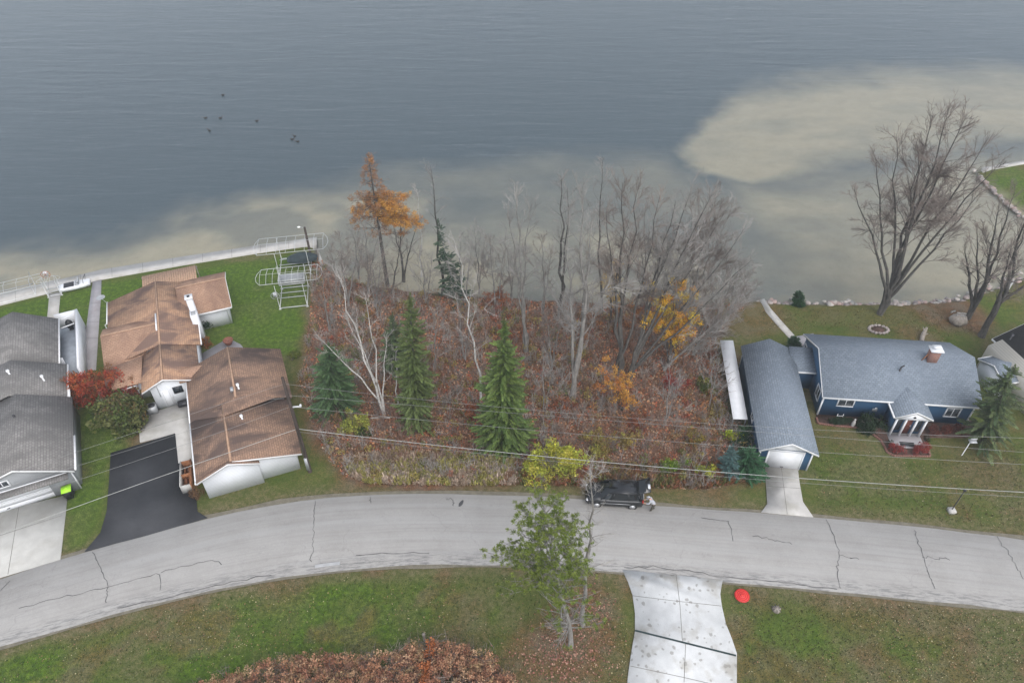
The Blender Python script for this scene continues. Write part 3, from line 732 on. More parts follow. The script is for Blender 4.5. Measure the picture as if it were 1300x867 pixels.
def local(Tm, x, y, z=0):
    a = Tm.rotation_euler[2]; l = Tm.location
    return (l[0]+x*math.cos(a)-y*math.sin(a), l[1]+x*math.sin(a)+y*math.cos(a), z)
BH = T

# mulch bed and brick edging in front of the house
ed_px = [(1036, 531), (1038, 538), (1060, 541), (1085, 543), (1102, 548), (1118, 560), (1126, 575), (1134, 579), (1180, 580), (1177, 566)]
bed_px = [(1036, 526), (1036, 537), (1060, 540), (1085, 542), (1103, 547), (1119, 559), (1128, 576), (1179, 579), (1176, 556), (1228, 556), (1240, 545), (1238, 535), (1130, 515)]
bdm = MB(); bdm.slab(W(bed_px)[::-1], -.05, .075); tag(bdm.build('flower_bed', MAT['gravelbed']), kind='structure')
em = MB(); P = resample(W(ed_px), 70)
for i, p in enumerate(P[:-1]):
    q = P[i+1]; em.bar((p[0], p[1], .08), (p[0]+(q[0]-p[0])*.88, p[1]+(q[1]-p[1])*.88, .08), .16, .16+.03*random.random())
tag(em.build('garden_edging', MAT['edging']), 'curved red brick edging around the beds of the blue house', 'garden edging')

# ---------------- brown garage
T = empty('brown_garage', (-24.18, 34.51), R(21.8), 'large brown shingled garage with stained roof and white gable wall by the road', 'garage')
wl = MB(); wl.extr([(.35, -.1), (7.55, -.1), (7.55, 2.22), (3.0, 3.5), (.35, 2.4)], .62, 12.9, 'y'); wl.build('wall', MAT['white_siding'], T)
wl = MB(); wl.extr([(.352, -.1), (4.62, -.1), (4.62, 2.68), (2.62, 3.45), (.352, 2.42)], .27, .616, 'y'); wl.build('gable_wall', MAT['white_siding'], T)
rf = roofpart('roof', [(0, 2.5), (2.85, 3.66), (8.0, 2.30)], .12, 6.6, 'y', MAT['roof_dkbrown_y'], T, rakes=(1, 0), gutters=(1, 0), cap='ridge_tan')
roofpart('rear_roof', [(.02, 2.53), (4.0, 4.05), (8.3, 2.36)], 6.605, 13.2, 'y', MAT['roof_dkbrown_y'], T, rakes=(0, 0), gutters=(1, 0), cap='ridge_tan')
roofpart('gable_roof', [(.0, 2.54), (2.6, 3.74), (4.8, 2.86)], -.12, .116, 'y', MAT['roof_dkbrown_y'], T, rakes=(1, 0), gutters=(1, 0))
# swept saddle between the two roof levels
sd_ = MB(); sd_.add([(.3, 6.6, 2.66), (2.85, 5.1, 3.70), (4.0, 6.6, 4.07), (4.0, 6.61, 3.3), (.3, 6.61, 2.5), (7.2, 6.6, 2.82), (7.2, 6.61, 2.4)], [(0, 1, 2), (1, 5, 2)]); sd_.build('roof_saddle', MAT['roof_dkbrown_y'], T)
pipevent(T, 4.35, 7.6, 4.0); pipevent(T, 4.15, 4.6, 3.3)
mb = MB(); mb.box(3.7, 3.95, 7.3, 7.7, 4.0, 4.25); mb.build('ridge_vent', MAT['galv'], T)
BG = T

# ---------------- brown house
T = empty('brown_house', (-31.34, 44.47), R(22), 'tan shingled ranch house with cross gables, white walls and a white chimney box', 'house')
wl = MB()
wl.extr([(-.05, -.1), (4.1, -.1), (4.1, 2.25), (1.3, 3.25), (-.05, 2.75)], .0, 14.2, 'y'); wl.build('wall', MAT['white_siding'], T)
wl = MB(); wl.extr([(-3.2, -.1), (-.053, -.1), (-.053, 2.75), (-3.2, 2.0)], 4.5, 14.2, 'y'); wl.build('rear_wall', MAT['white_siding'], T)
roofpart('roof', [(-3.6, 2.25), (1.25, 3.55), (4.5, 2.45)], 4.6, 14.7, 'y', MAT['roof_brown_y'], T, rakes=(0, 0), gutters=(0, 1), cap='ridge_tan')
roofpart('front_roof', [(-.70, 2.60), (1.25, 3.54), (4.12, 2.47)], -.28, 4.595, 'y', MAT['roof_brown_y'], T, rakes=(1, 0), gutters=(0, 0), cap='ridge_tan')
# west wing, ridge runs sideways
wl = MB(); wl.extr([(4.2, -.1), (10.6, -.1), (10.6, 2.2), (7.7, 3.2), (4.2, 2.2)], -3.35, -1.0, 'x'); wl.build('wing_wall', MAT['white_siding'], T)
wl = MB(); wl.box(-2.6, -.055, 2.0, 4.6, -.1, 2.1); wl.build('porch_wall', MAT['white_siding'], T)
mb = MB(); mb.extr(thick([(3.75, 2.40), (7.7, 3.62), (9.4, 3.05)], .16), -3.72, 1.15, 'x'); ro = mb.build('wing_roof', MAT['roof_brown_x'], T)
mb = MB(); mb.extr([(7.55, 3.60), (7.7, 3.665), (7.85, 3.60)], -3.7, 1.1, 'x'); mb.build('ridge_cap', MAT['ridge_tan'], ro)
mb = MB(); mb.add([(-3.2, 1.7, 2.12), (-.72, 1.2, 2.55), (-.4, 4.2, 3.0), (-3.5, 4.2, 2.5), (-3.2, 1.7, 2.0), (-.72, 1.2, 2.43), (-.4, 4.2, 2.88), (-3.5, 4.2, 2.38)],
                  [(0, 1, 2, 3), (4, 7, 6, 5), (0, 4, 5, 1), (1, 5, 6, 2), (2, 6, 7, 3), (3, 7, 4, 0)]); mb.build('porch_roof', MAT['roof_brown_x'], T)
mb = MB(); mb.box(1.02, 1.14, 6.7, 9.2, 3.40, 3.66); mb.build('wing_gable_trim', MAT['white'], T)
mb = MB(); mb.tube([(-3.7, 11.3, 2.2), (-3.85, 11.3, 2.1), (-3.85, 11.3, .1)], .05, 6); mb.build('downspout', MAT['gutter'], T)
mb = MB(); mb.box(-3.72, -3.603, 11.3, 14.9, 2.08, 2.22); mb.build('side_gutter', MAT['gutter'], T)
mb = MB(); mb.tube([(-2.0, 1.25, 2.2), (-1.2, 1.2, 2.3), (-1.2, 1.2, 1.9), (-1.2, 1.25, 1.0)], .05, 6); mb.build('downspout', MAT['gutter'], T)
# east wing
wl = MB(); wl.extr([(9.75, -.1), (15.2, -.1), (15.2, 2.1), (12.9, 3.1), (9.75, 2.15)], 4.2, 7.35, 'x'); wl.build('wing_wall', MAT['white_siding'], T)
mb = MB(); mb.extr(thick([(9.35, 2.35), (12.95, 3.42), (15.6, 2.3)], .16), 3.0, 7.75, 'x'); ro = mb.build('wing_roof', MAT['roof_brown_x'], T)
mb = MB(); mb.extr([(12.81, 3.40), (12.95, 3.465), (13.09, 3.40)], 3.0, 7.7, 'x'); mb.build('ridge_cap', MAT['ridge_tan'], ro)
mb = MB(); mb.extr(thick([(9.35, 2.32), (12.95, 3.39), (15.6, 2.27)], .16), 7.753, 7.80, 'x'); mb.build('rake_trim', MAT['gutter'], ro)
mb = MB(); mb.box(4.65, 7.75, 9.23, 9.347, 2.19, 2.33); mb.build('gutter', MAT['gutter'], ro)
mb = MB(); mb.tube([(7.0, 9.3, 2.2), (7.25, 9.5, 2.1), (7.25, 9.65, .1)], .05, 6); mb.build('downspout', MAT['gutter'], T)
# lake porch with slatted roof
for k in range(24):
    pg = MB(); pg.box(-.3+k*.22, -.10+k*.22, 14.9, 17.9, 2.3, 2.36); pg.build('porch_slat', MAT['ridge_tan'], T)
for y in (15.0, 17.7): pg = MB(); pg.box(-.4, 5.1, y, y+.1, 2.15, 2.29); pg.build('porch_beam', MAT['wood'], T)
for x in (-.3, 2.3, 5.0):
    p = MB(); p.box(x-.05, x+.05, 17.7, 17.8, -.1, 2.14); p.build('porch_post', MAT['wood'], T)
# chimney box
mb = MB(); mb.box(4.08, 4.72, 7.6, 8.45, .0, 3.55); mb.box(4.12, 4.68, 8.453, 9.1, 0, 4.9)
mb.box(4.04, 4.76, 8.40, 9.15, 4.903, 5.0); mb.build('chimney', MAT['white'], T)
mb = MB(); mb.box(4.28, 4.52, 8.65, 8.9, 5.003, 5.08); mb.build('flue', MAT['black'], T)
mb = MB(); mb.box(4.2, 4.6, 7.7, 8.3, 3.553, 3.57); mb.build('chimney_panel', MAT['galv'], T)
# small dormer towards the garage
mb = MB(); mb.extr(thick([(-.2, 2.60), (.75, 3.12), (1.6, 2.65)], .12), 2.4, 5.1, 'x'); mb.build('link_roof', MAT['roof_brown_x'], T)
window(T, 2.05, 0, 1.75, .72, .66, 'front', 2, frame=.04, fm=MAT['darkmetal'])
dd = MB(); dd.box(.62, 1.45, -.05, -.003, 0, 2.05); dd.build('door', MAT['white'], T)
mb = MB(); mb.box(1.62, 2.7, -.62, -.12, .13, .5); mb.build('planter_box', MAT['darkmetal'], T)
mb = MB(); mb.box(.78, .80, -.06, -.051, .2, 1.9); mb.box(1.28, 1.30, -.06, -.051, .2, 1.9); mb.box(.5, .56, -.04, -.003, 1.4, 2.7); mb.build('door_trim', MAT['galv'], T)
# satellite dish on the west eave
mb = MB()
dc = Vector((-4.0, 14.8, 2.9))
rings = []
for i in range(5):
    r = .42*i/4
    rings.append([dc+Vector((r*math.cos(a), r*math.sin(a), .35*r*r)) for a in np.arange(12)*math.pi/6])
Vv = [tuple(p) for q in rings for p in q]
mb.add(Vv, [(i*12+j, i*12+(j+1) % 12, (i+1)*12+(j+1) % 12, (i+1)*12+j) for i in range(4) for j in range(12)])
mb.tube([(-3.6, 14.6, 2.2), (-4.0, 14.8, 2.88)], .025, 5); mb.tube([(-4.0, 14.8, 2.9), (-3.6, 14.5, 3.35)], .015, 4)
mb.build('satellite_dish', MAT['galv'], T)
HB = T

# ---------------- grey house
T = empty('grey_house', (-35.27, 34.94), R(25), 'weathered grey shingled house with white trimmed gable above its garage door', 'house')
wl = MB()
wl.extr([(-9, -.1), (.1, -.1), (.1, 2.4), (-2.6, 4.1), (-9, 3.2)], .9, 11.9, 'y')
wl.extr([(-9, -.1), (.0, -.1), (.0, 2.4), (-2.6, 4.1), (-9, 2.8)], 11.9, 20.2, 'y')
wl.build('wall', MAT['grey_siding'], T)
roofpart('roof', [(-9.4, 2.6), (-2.7, 4.55), (.42, 2.62)], 13.4, 20.7, 'y', MAT['roof_grey_y'], T, rakes=(0, 0))
roofpart('middle_roof', [(-9.4, 2.66), (-2.6, 4.60), (1.1, 2.62)], 8.8, 13.395, 'y', MAT['roof_grey_y'], T, rakes=(0, 0))
roofpart('front_roof', [(-9.4, 2.5), (-2.1, 4.48), (1.45, 2.58)], .1, 8.795, 'y', MAT['roof_grey_y'], T, rakes=(1, 0), gutters=(0, 0))
gb = MB(); gb.extr([(-8.6, 2.5), (.75, 2.5), (-2.0, 4.1)], .25, .9, 'y'); gb.build('gable_wall', MAT['grey_siding'], T)
window(T, -3.25, .25, 3.25, .8, .5, 'front', 2)
mb = MB(); mb.box(-8.6, .9, .18, .247, 2.42, 2.56); mb.build('gable_trim', MAT['white'], T)
mb = MB(); mb.extr(thick([(-.35, 2.40), (.25, 2.52)], .1), -8.6, .95, 'x'); mb.build('pent_roof', MAT['roof_grey_y'], T)
dd = MB()
for k in range(4): dd.box(-7.4, -.75, .55-.03*(k % 2), .62, .02+k*.56, .56+k*.56)
d_ = dd.build('garage_door', MAT['white'], T)
hd = MB(); hd.box(-4.1, -3.9, .49, .518, .3, .36); hd.build('handle', MAT['darkmetal'], d_)
mb = MB(); mb.box(-.75, 1.0, .5, .62, 0, 2.4); mb.box(-7.4, -.75, .5, .62, 2.27, 2.4); mb.build('door_surround', MAT['grey_siding'], T)
mb = MB(); mb.box(1.0, 1.1, .55, .65, -.1, 2.4); mb.build('corner_trim', MAT['white'], T)
pipevent(T, -2.6, 11.5, 4.55); pipevent(T, -.4, 10.9, 3.55); pipevent(T, -2.1, 6.0, 4.2, MAT['darkmetal'], .07)
wl = MB(); wl.box(.11, 1.15, 1.0, 9.0, -.1, 2.35); wl.build('side_wall', MAT['grey_siding'], T)
# side deck with white parapet
mb = MB(); mb.box(.05, 1.72, 13.6, 21.0, 1.0, 1.15); mb.build('deck_floor', MAT['deck'], T)
pieces('parapet', [(1.78, 1.98, 13.0, 22.1, 0, 2.25), (-.1, 1.777, 21.85, 22.05, .0, 2.25)], MAT['white'], T)
for y in (20.9, 19.5):
    mb = MB(); mb.bar((.1, y, 2.2), (1.7, y+.3, 2.25), .07); mb.build('rail', MAT['gutter'], T)
mb = MB(); mb.box(.05, .6, 15.0, 15.06, 1.15, 2.2); mb.build('deck_door', MAT['white'], T)
window(T, .02, 17.2, 1.9, 1.0, .7, 'right', 1)
mb = MB(); mb.box(1.47, 1.6, .2, 4.0, 2.44, 2.58); mb.tube([(1.25, 9.9, 2.6), (1.25, 9.0, 2.5), (.6, 8.8, 2.5)], .06, 6); mb.build('downspout', MAT['gutter'], T)
mb = MB(); mb.blob((1.1, 20.6, 1.75), (.35, .35, .55), 8, 6); tag_o = mb.build('grill', MAT['black']); tag_o.matrix_world = Matrix.Translation(T.location) @ Matrix.Rotation(R(25), 4, 'Z')
lg = MB(); cyl(lg, 1.1, 20.6, 1.15, 1.5, .05); lg.box(.9, 1.3, 20.4, 20.8, 1.15, 1.2); lgo = lg.build('stand', MAT['darkmetal'], tag_o)
tag(tag_o, 'black covered grill standing on the side deck of the grey house', 'grill')

# ---------------- right edge cottage
T = empty('white_cottage', (43.3, 45.2), R(13), 'white cottage with dark roof at the right edge beside the spruce', 'house')
wl = MB(); wl.extr([(1.6, -.1), (12, -.1), (12, 2.6), (6.5, 4.6), (1.6, 2.7)], -4.5, 4.5, 'y'); wl.build('wall', MAT['cream_siding'], T)
roofpart('roof', [(2.35, 2.95), (6.5, 4.9), (12.5, 2.7)], -1.2, 5.0, 'y', MAT['roof_black'], T)
roofpart('front_roof', [(2.2, 2.7), (6.5, 4.5), (12.5, 2.5)], -4.9, -1.205, 'y', MAT['roof_black'], T)
wl = MB(); wl.extr([(.5, -.1), (3.4, -.1), (3.4, 2.1), (1.95, 2.7), (.5, 2.1)], .3, 1.595, 'x'); wl.build('ell_wall', MAT['white_siding'], T)
roofpart('ell_roof', [(.3, 2.15), (1.95, 2.85), (3.6, 2.15)], .15, 1.85, 'x', MAT['roof_blue_x'], T)
pipevent(T, 3.3, 4.2, 3.5, MAT['darkmetal'])
window(T, 1.6, -2.2, 1.6, .8, .8, 'left', 1)

# ------------------------------------------------------------------ vegetation templates
def frame(d, roll):
    d = np.asarray(d, float); d = d/(np.linalg.norm(d)+1e-9)
    ref = np.array([0, 0, 1.0]) if abs(d[2]) < .95 else np.array([1.0, 0, 0])
    a = np.cross(ref, d); a /= np.linalg.norm(a); b = np.cross(d, a)
    c, s = math.cos(roll), math.sin(roll)
    return np.stack([d, a*c+b*s, -a*s+b*c], 1)        # columns: along, side, up
class Tpl:
    def __init__(s, mb):
        s.v = np.concatenate(mb.v)
        s.parts = [(f, mi) for f, mi, _ in mb.f]
def inst(mb, tp, M, p, sc, mi=0, col=None, jit=.25):
    base = mb.n
    mb.v.append((tp.v*sc) @ M.T+np.asarray(p)); mb.n += len(tp.v)
    for f, _ in tp.parts:
        c = None
        if col is not None:
            k = 1+rng.uniform(-jit, jit, (len(f), 1)); c = np.clip(np.asarray(col)[None, :]*k, 0, 1)
        mb.f.append((f+base, mi, c))
def twig_spray(n, ln, r, droop=0, curve=.15, spread=.8):
    """a branchlet along +x of unit length with side twigs"""
    mb = MB()
    ax = [(0, 0, 0)]
    for i in range(1, 5): ax.append((i/4, ax[-1][1]+random.uniform(-.06, .06), ax[-1][2]+random.uniform(-.05, .08)+droop*.05))
    mb.tube(ax, [r*1.7, r*1.5, r*1.2, r, r*.6], 3, cap=False)
    A = np.array(ax)
    for i in range(n):
        t = random.uniform(.12, 1.0); k = min(int(t*4), 3); p = A[k]+(A[k+1]-A[k])*(t*4-k)
        an = random.uniform(0, 6.28); sp = random.uniform(.35, spread)
        d = np.array([math.cos(sp), math.sin(sp)*math.cos(an), math.sin(sp)*math.sin(an)])
        l = ln*random.uniform(.5, 1.1)*(1.15-.6*t)
        q = p+d*l*.5; d2 = d+np.array([random.uniform(-.2, .2) for _ in range(3)])+np.array([0, 0, .1-droop*.2]); e = q+d2*l*.5
        mb.tube([p, q, e], [r*.8, r*.6, r*.35], 3, cap=False)
        if random.random() < .6:
            d3 = d2+np.array([random.uniform(-.7, .7) for _ in range(3)]); mb.tube([q, q+d3*l*.4], [r*.55, r*.3], 3, cap=False)
    return Tpl(mb)
TW = [twig_spray(11, .62, .0105) for _ in range(7)]
TWS = [twig_spray(7, .6, .011) for _ in range(5)]
TWD = [twig_spray(14, .6, .008, spread=1.0) for _ in range(5)]

def wander(p, d, ln, n, bend, up=0.0, rnd=.12):
    pts = [np.array(p, float)]; d = np.array(d, float); d /= np.linalg.norm(d)
    for i in range(n):
        d = d+rng.normal(0, rnd, 3)+np.array([0, 0, up]); d /= np.linalg.norm(d)
        pts.append(pts[-1]+d*ln/n)
    return pts, d
def along(pts, t):
    k = t*(len(pts)-1); i = min(int(k), len(pts)-2); return pts[i]+(pts[i+1]-pts[i])*(k-i), pts[i+1]-pts[i]

def bare_tree(name, base, tops, label, group=None, bk='bark_grey', tw='twig_grey', r0=.2, branch=14, spread=.32, low=.3, dens=1.0, tpl=None, category='tree', sprayscale=1.0, twigr=1.0, up=.06, angle=.75, zbase=0.0, splitz=None, leafy=None):
    """base px; tops: list of px tips, one per stem, in the tip's row and column; each gives a stem"""
    bx, by = at(*base)
    T = empty(name, (bx, by, zbase), 0, label, category, group)
    tr, cr = MB(), MB()
    tpl = tpl or TW
    lv = MB()
    for si, tp in enumerate(tops):
        top, depth = (tp, 0) if len(tp) == 2 else ((tp[0], tp[1]), tp[2])
        # height and lean read from the sighting, optional depth lean
        dy = F*c_-(top[1]-433.5)*s_; t = (by+depth)/dy
        hh = H+(-F*s_-(top[1]-433.5)*c_)*t-zbase; lx = (top[0]-650)*t-bx
        r = r0*(1 if si == 0 else random.uniform(.7, .9))
        n = 9
        pts = []
        ox, oy = random.uniform(-1, 1)*.02*hh, random.uniform(-1, 1)*.02*hh
        for i in range(n+1):
            u = i/n
            if splitz: u2 = max(0, (u-splitz)/(1-splitz))
            else: u2 = u**1.15
            w = math.sin(u*math.pi)
            pts.append(np.array([lx*u2+ox*w+rng.normal(0, .008*hh)*(0 < i < n), depth*u2+oy*w+rng.normal(0, .008*hh)*(0 < i < n), hh*u if i else -.15]))
        if si and not splitz: 
            off = rng.uniform(-.18, .18, 2); 
            for i, p in enumerate(pts): p[:2] += off*(1-i/n)
        rad = [r*1.45]+[max(.012, r*(1-(i/n))**.85+.008) for i in range(1, n+1)]
        tr.tube(pts, rad, 7)
        nb = int(branch*(1 if si == 0 else .75))
        for bi in range(nb):
            u = low+(1-low)*((bi+random.random())/nb)**.9; u = min(u, .985)
            p, tg = along(pts, u); tg = tg/np.linalg.norm(tg)
            az = bi*2.4+random.uniform(-.5, .5)
            el = angle*random.uniform(.7, 1.3)
            d = tg*math.cos(el)+np.array([math.cos(az), math.sin(az), 0])*math.sin(el)
            bl = hh*spread*(1-u*.72)*random.uniform(.6, 1.15)
            br_ = max(.012, r*(1-u)**.8*.42)
            bp, _ = wander(p, d, bl, 5, 0, up, .14)
            tr.tube(bp, [br_, br_*.8, br_*.62, br_*.45, br_*.3, br_*.15], 4, cap=False)
            ns = max(2, int(bl*1.25*dens))
            for k in range(ns):
                q, g2 = along(bp, random.uniform(.25, 1)); g2 = g2/np.linalg.norm(g2)
                dd_ = g2+rng.normal(0, .45, 3)+np.array([0, 0, .15])
                sc = sprayscale*bl*random.uniform(.28, .5)+.35
                if bl > 2.2 and random.random() < .5:     # second order limb
                    sp_, _ = wander(q, dd_, bl*.45, 3, 0, up, .12)
                    tr.tube(sp_, [br_*.35, br_*.28, br_*.2, br_*.1], 3, cap=False)
                    for kk in range(3):
                        q2, g3 = along(sp_, random.uniform(.3, 1)); inst(cr, random.choice(tpl), frame(g3+rng.normal(0, .2, 3)*np.linalg.norm(g3), random.uniform(0, 6)), q2, sc*.8)
                        if leafy and random.random() < leafy[2]: 
                            for _ in range(leafy[3]): lv_at(lv, q2+rng.normal(0, .3, 3), leafy)
                inst(cr, random.choice(tpl), frame(dd_, random.uniform(0, 6)), q, sc)
                if leafy and random.random() < leafy[2]:
                    for _ in range(leafy[3]): lv_at(lv, q+dd_/np.linalg.norm(dd_)*sc*random.random()+rng.normal(0, .25, 3), leafy)
        p, tg = along(pts, .97)
        for k in range(3): inst(cr, random.choice(tpl), frame(tg+rng.normal(0, .3, 3)*np.linalg.norm(tg), k), along(pts, .9+k*.03)[0], hh*.07+.4)
    tr.build('trunk', MAT[bk], T, smooth=True); cr.build('crown', MAT[tw], T)
    if lv.v: lv.build('foliage', MAT['leaf'], T)
    return T
LEAFQ = None
def leafcard(n=1):
    mb = MB(); mb.add([(0, -.5, 0), (.5, -.25, .08), (1, 0, 0), (.5, .25, .08)], [(0, 1, 2, 3)]); return mb
class _L: pass
_lq = Tpl((lambda m: (m.add([(-.5, 0, 0), (0, -.32, .06), (.5, 0, 0), (0, .32, .06)], [(0, 1, 2, 3)]), m)[1])(MB()))
def clump_tpl(n, size, rad=1.0, elong=1.0):
    mb = MB()
    for _ in range(n):
        p = rng.normal(0, 1, 3); p = p/np.linalg.norm(p)*rad*random.random()**.45
        M = frame(rng.normal(0, 1, 3), random.uniform(0, 6)); s = size*random.uniform(.6, 1.25)
        V = (np.array([(-.5*elong, 0, 0), (0, -.32, .08), (.5*elong, 0, 0), (0, .32, .08)])*s) @ M.T+p
        mb.add(V, [(0, 1, 2, 3)])
    return Tpl(mb)
CL = [clump_tpl(40, .50) for _ in range(5)]
CLF = [clump_tpl(46, .40) for _ in range(4)]
def lv_at(lv, p, leafy):
    cols = leafy[0]; c = cols[random.randrange(len(cols))]
    inst(lv, random.choice(CLF), frame(rng.normal(0, 1, 3), 0), p, leafy[1]*random.uniform(.7, 1.2), 0, c, .3)

def needle_tpl(n=34, w=.04, ln=.34, drop=.25):
    mb = MB()
    mb.tube([(0, 0, 0), (1, 0, -drop*.5)], [.02, .008], 3, cap=False)
    for i in range(n):
        t = (i+.5)/n; s = 1 if i % 2 else -1
        l = ln*(1.15-.8*t)*random.uniform(.7, 1.2); a = random.uniform(.5, 1.0)
        p = np.array([t, 0, -drop*.5*t]); d = np.array([math.cos(a), s*math.sin(a), random.uniform(-.45, .15)])*l
        q = np.cross(d, [0, 0, 1]); q = q/np.linalg.norm(q)*w*random.uniform(.8, 1.4)
        u = np.array([0, 0, w*.6])
        mb.add([p-q*.5, p+d*.55-q-u, p+d, p+d*.55+q-u*.2, ], [(0, 1, 2, 3)])
    # leader tuft
    mb.add([(.85, -.07, -drop*.4), (1.15, 0, -drop*.55), (.85, .07, -drop*.4), (.8, 0, -drop*.35)], [(0, 1, 2, 3)])
    return Tpl(mb)
NT = [needle_tpl() for _ in range(5)]
def conifer(name, base, top, label, wpx=None, cols=((.052, .095, .028), (.10, .15, .045)), group=None, width=None, low=.04, droop=-.15, dens=1.0, bk='bark_dark', shape=.85, cat='tree', ragged=.38, sparse=.93, z0=0.0, bare=None, branchr=.03):
    bx, by = at(*base); hh, lx = hz(base, top)
    T = empty(name, (bx, by, z0), 0, label, cat, group)
    tr, cr = MB(), MB()
    pts = [np.array([lx*(i/6), 0, hh*i/6 if i else -.1]) for i in range(7)]
    r = hh*.013+.03
    tr.tube(pts, [max(.012, r*(1-i/6.2)) for i in range(7)], 7)
    if width is None: width = wpx/2*(by/ c_)/F*.95 if False else wpx
    nl = int(hh*3.0*dens)+6
    for k in range(nl):
        u = low+(1-low)*(k/nl)**.92
        if u > .985: continue
        rr = width*(1-u)**shape*random.uniform(1-ragged, 1+ragged*.6)+.10
        nb = int((12 if u < .6 else 9)*dens)
        for j in range(nb):
            if random.random() > sparse: continue
            az = random.uniform(0, 6.283); l = rr*random.uniform(.55, 1.12)
            el = droop+.5*u+random.uniform(-.12, .12)
            d = np.array([math.cos(az)*math.cos(el), math.sin(az)*math.cos(el), math.sin(el)])
            p, _ = along(pts, min(u+random.uniform(-.012, .012), .99))
            tr.tube([p, p+d*l], [branchr*(1-u)+.006, .005], 3, cap=False)
            m_ = max(1, int(l/.6+.5))
            for q in range(m_):
                s0 = l*(q/m_*.85+.08); ln_ = min(l-s0*.6, .85)
                c = np.array(cols[0])+(np.array(cols[1])-np.array(cols[0]))*random.random()
                if q == m_-1: c = c*1.25
                inst(cr, random.choice(NT), frame(d+rng.normal(0, .12, 3), random.uniform(-.5, .5)), p+d*s0, ln_*random.uniform(.8, 1.15), 0, c, .3)
    for j in range(5): inst(cr, random.choice(NT), frame(np.array([rng.normal(0, .25), rng.normal(0, .25), 1]), j), along(pts, .90+.02*j)[0], hh*.035+.18, 0, cols[1], .3)
    tr.build('trunk', MAT[bk], T, smooth=True); cr.build('crown', MAT['needle'], T)
    return T

def bush(name, c, rad, cols, label, n=40, cat='bush', group=None, tpl=None, size=.5, stems=8, flat=1.0, twigs=10, stemmat='twig_brown'):
    """rad: (rx, ry, h)"""
    x, y = at(*c)
    T = empty(name, (x, y, 0), 0, label, cat, group)
    cr = MB(); stm = MB()
    lumps = [(rng.normal(0, .45, 3)*np.array([1, 1, .25])+np.array([0, 0, random.uniform(.35, .8)])) for _ in range(7)]
    for i in range(n):
        l_ = lumps[i % 7]+rng.normal(0, .25, 3)
        rr = math.hypot(l_[0], l_[1])
        if rr > 1: l_[:2] /= rr
        p = np.array([l_[0]*rad[0], l_[1]*rad[1], max(.1, min(1, l_[2])*rad[2])])
        inst(cr, random.choice(tpl or CL), frame(rng.normal(0, 1, 3), 0), p, size*random.uniform(.6, 1.2), 0, np.array(random.choice(cols)), .3)
    for i in range(stems):
        a = random.uniform(0, 6.28); e = np.array([math.cos(a)*rad[0]*.7*random.random(), math.sin(a)*rad[1]*.7*random.random(), rad[2]*.9])
        stm.tube([(0, 0, -.05), e*.5+np.array([0, 0, .1]), e], [.03, .02, .008], 4, cap=False)
        for k in range(max(1, twigs//stems)): inst(stm, random.choice(TWS), frame(e+rng.normal(0, .4, 3), k), e*random.uniform(.3, .8), rad[2]*.5)
    cr.build('foliage', MAT['leaf'], T); stm.build('stems', MAT[stemmat], T)
    return T

# ------------------------------------------------------------------ trees of the wood lot
GB = 'bare trees of the wood lot'
bare_tree('bare_tree', (497, 372), [(509, 310)], 'dark leafless sapling just right of the orange tamarack trunk', GB, 'bark_dark', 'twig_brown', .10, 10, .3)
# tamarack with orange needles
def tamarack():
    base = (492, 362); bx, by = at(*base); hh, lx = hz(base, (467, 195))
    T = empty('tamarack', (bx, by, 0), 0, 'tall tamarack with rusty orange needles leaning over the shore', 'tree')
    tr, cr, tw = MB(), MB(), MB()
    pts = [np.array([lx*(i/8), 0, hh*i/8 if i else -.1]) for i in range(9)]
    tr.tube(pts, [.24, .2, .18, .16, .13, .1, .075, .05, .015], 7)
    def spray(p, d, l, leaf, c):
        bp, _ = wander(p, d, l, 5, 0, -.02, .08)
        tr.tube(bp, [.045, .035, .03, .02, .014, .008], 4, cap=False)
        for k in range(int(l*2.6)+1):
            q, g2 = along(bp, random.uniform(.15, 1)); inst(tw, random.choice(TWS), frame(g2+rng.normal(0, .35, 3)*np.linalg.norm(g2), random.uniform(0, 6)), q, .7)
            if random.random() < leaf:
                for _ in range(2):
                    inst(cr, random.choice(CLF), frame(rng.normal(0, 1, 3), 0), q+rng.normal(0, .22, 3)*np.array([1.3, 1.3, .5]), random.uniform(.2, .38), 0, np.array(random.choice(c)), .3)
    rust = [(.36, .18, .08), (.42, .20, .07), (.30, .17, .09)]
    gold = [(.60, .32, .08), (.66, .37, .09), (.52, .25, .07)]
    for i in range(46):
        u = .42+.56*(i/46); p, _ = along(pts, u); az = i*2.4
        l = (1-u)*5.2*random.uniform(.7, 1.1)+.35
        if u > .62: spray(p, np.array([math.cos(az), math.sin(az), random.uniform(-.1, .25)]), l, .42, rust)
        else: spray(p, np.array([math.cos(az), math.sin(az), random.uniform(-.2, .3)]), l*.8, .25, rust)
    # heavy golden limbs on the right, lower rust limbs on the left
    for i in range(16):
        u = random.uniform(.55, .74); p, _ = along(pts, u); az = random.uniform(-.5, .55)
        spray(p, np.array([math.cos(az), math.sin(az)*1.2, random.uniform(-.25, .3)]), random.uniform(2.0, 3.6), .98, gold)
    for i in range(9):
        u = random.uniform(.52, .62); p, _ = along(pts, u); az = random.uniform(-.3, .35)
        spray(p, np.array([math.cos(az), math.sin(az), random.uniform(-.2, .0)]), random.uniform(3.4, 4.6), .9, gold)
    for i in range(9):
        u = random.uniform(.6, .7); p, _ = along(pts, u); az = 3.14+random.uniform(-.5, .5)
        spray(p, np.array([math.cos(az), math.sin(az), random.uniform(-.2, .2)]), random.uniform(2, 3), .6, rust+gold[:1])
    tr.build('trunk', MAT['bark_dark'], T, smooth=True); tw.build('twigs', MAT['twig_brown'], T); cr.build('crown', MAT['leaf'], T)
tamarack()
B = bare_tree
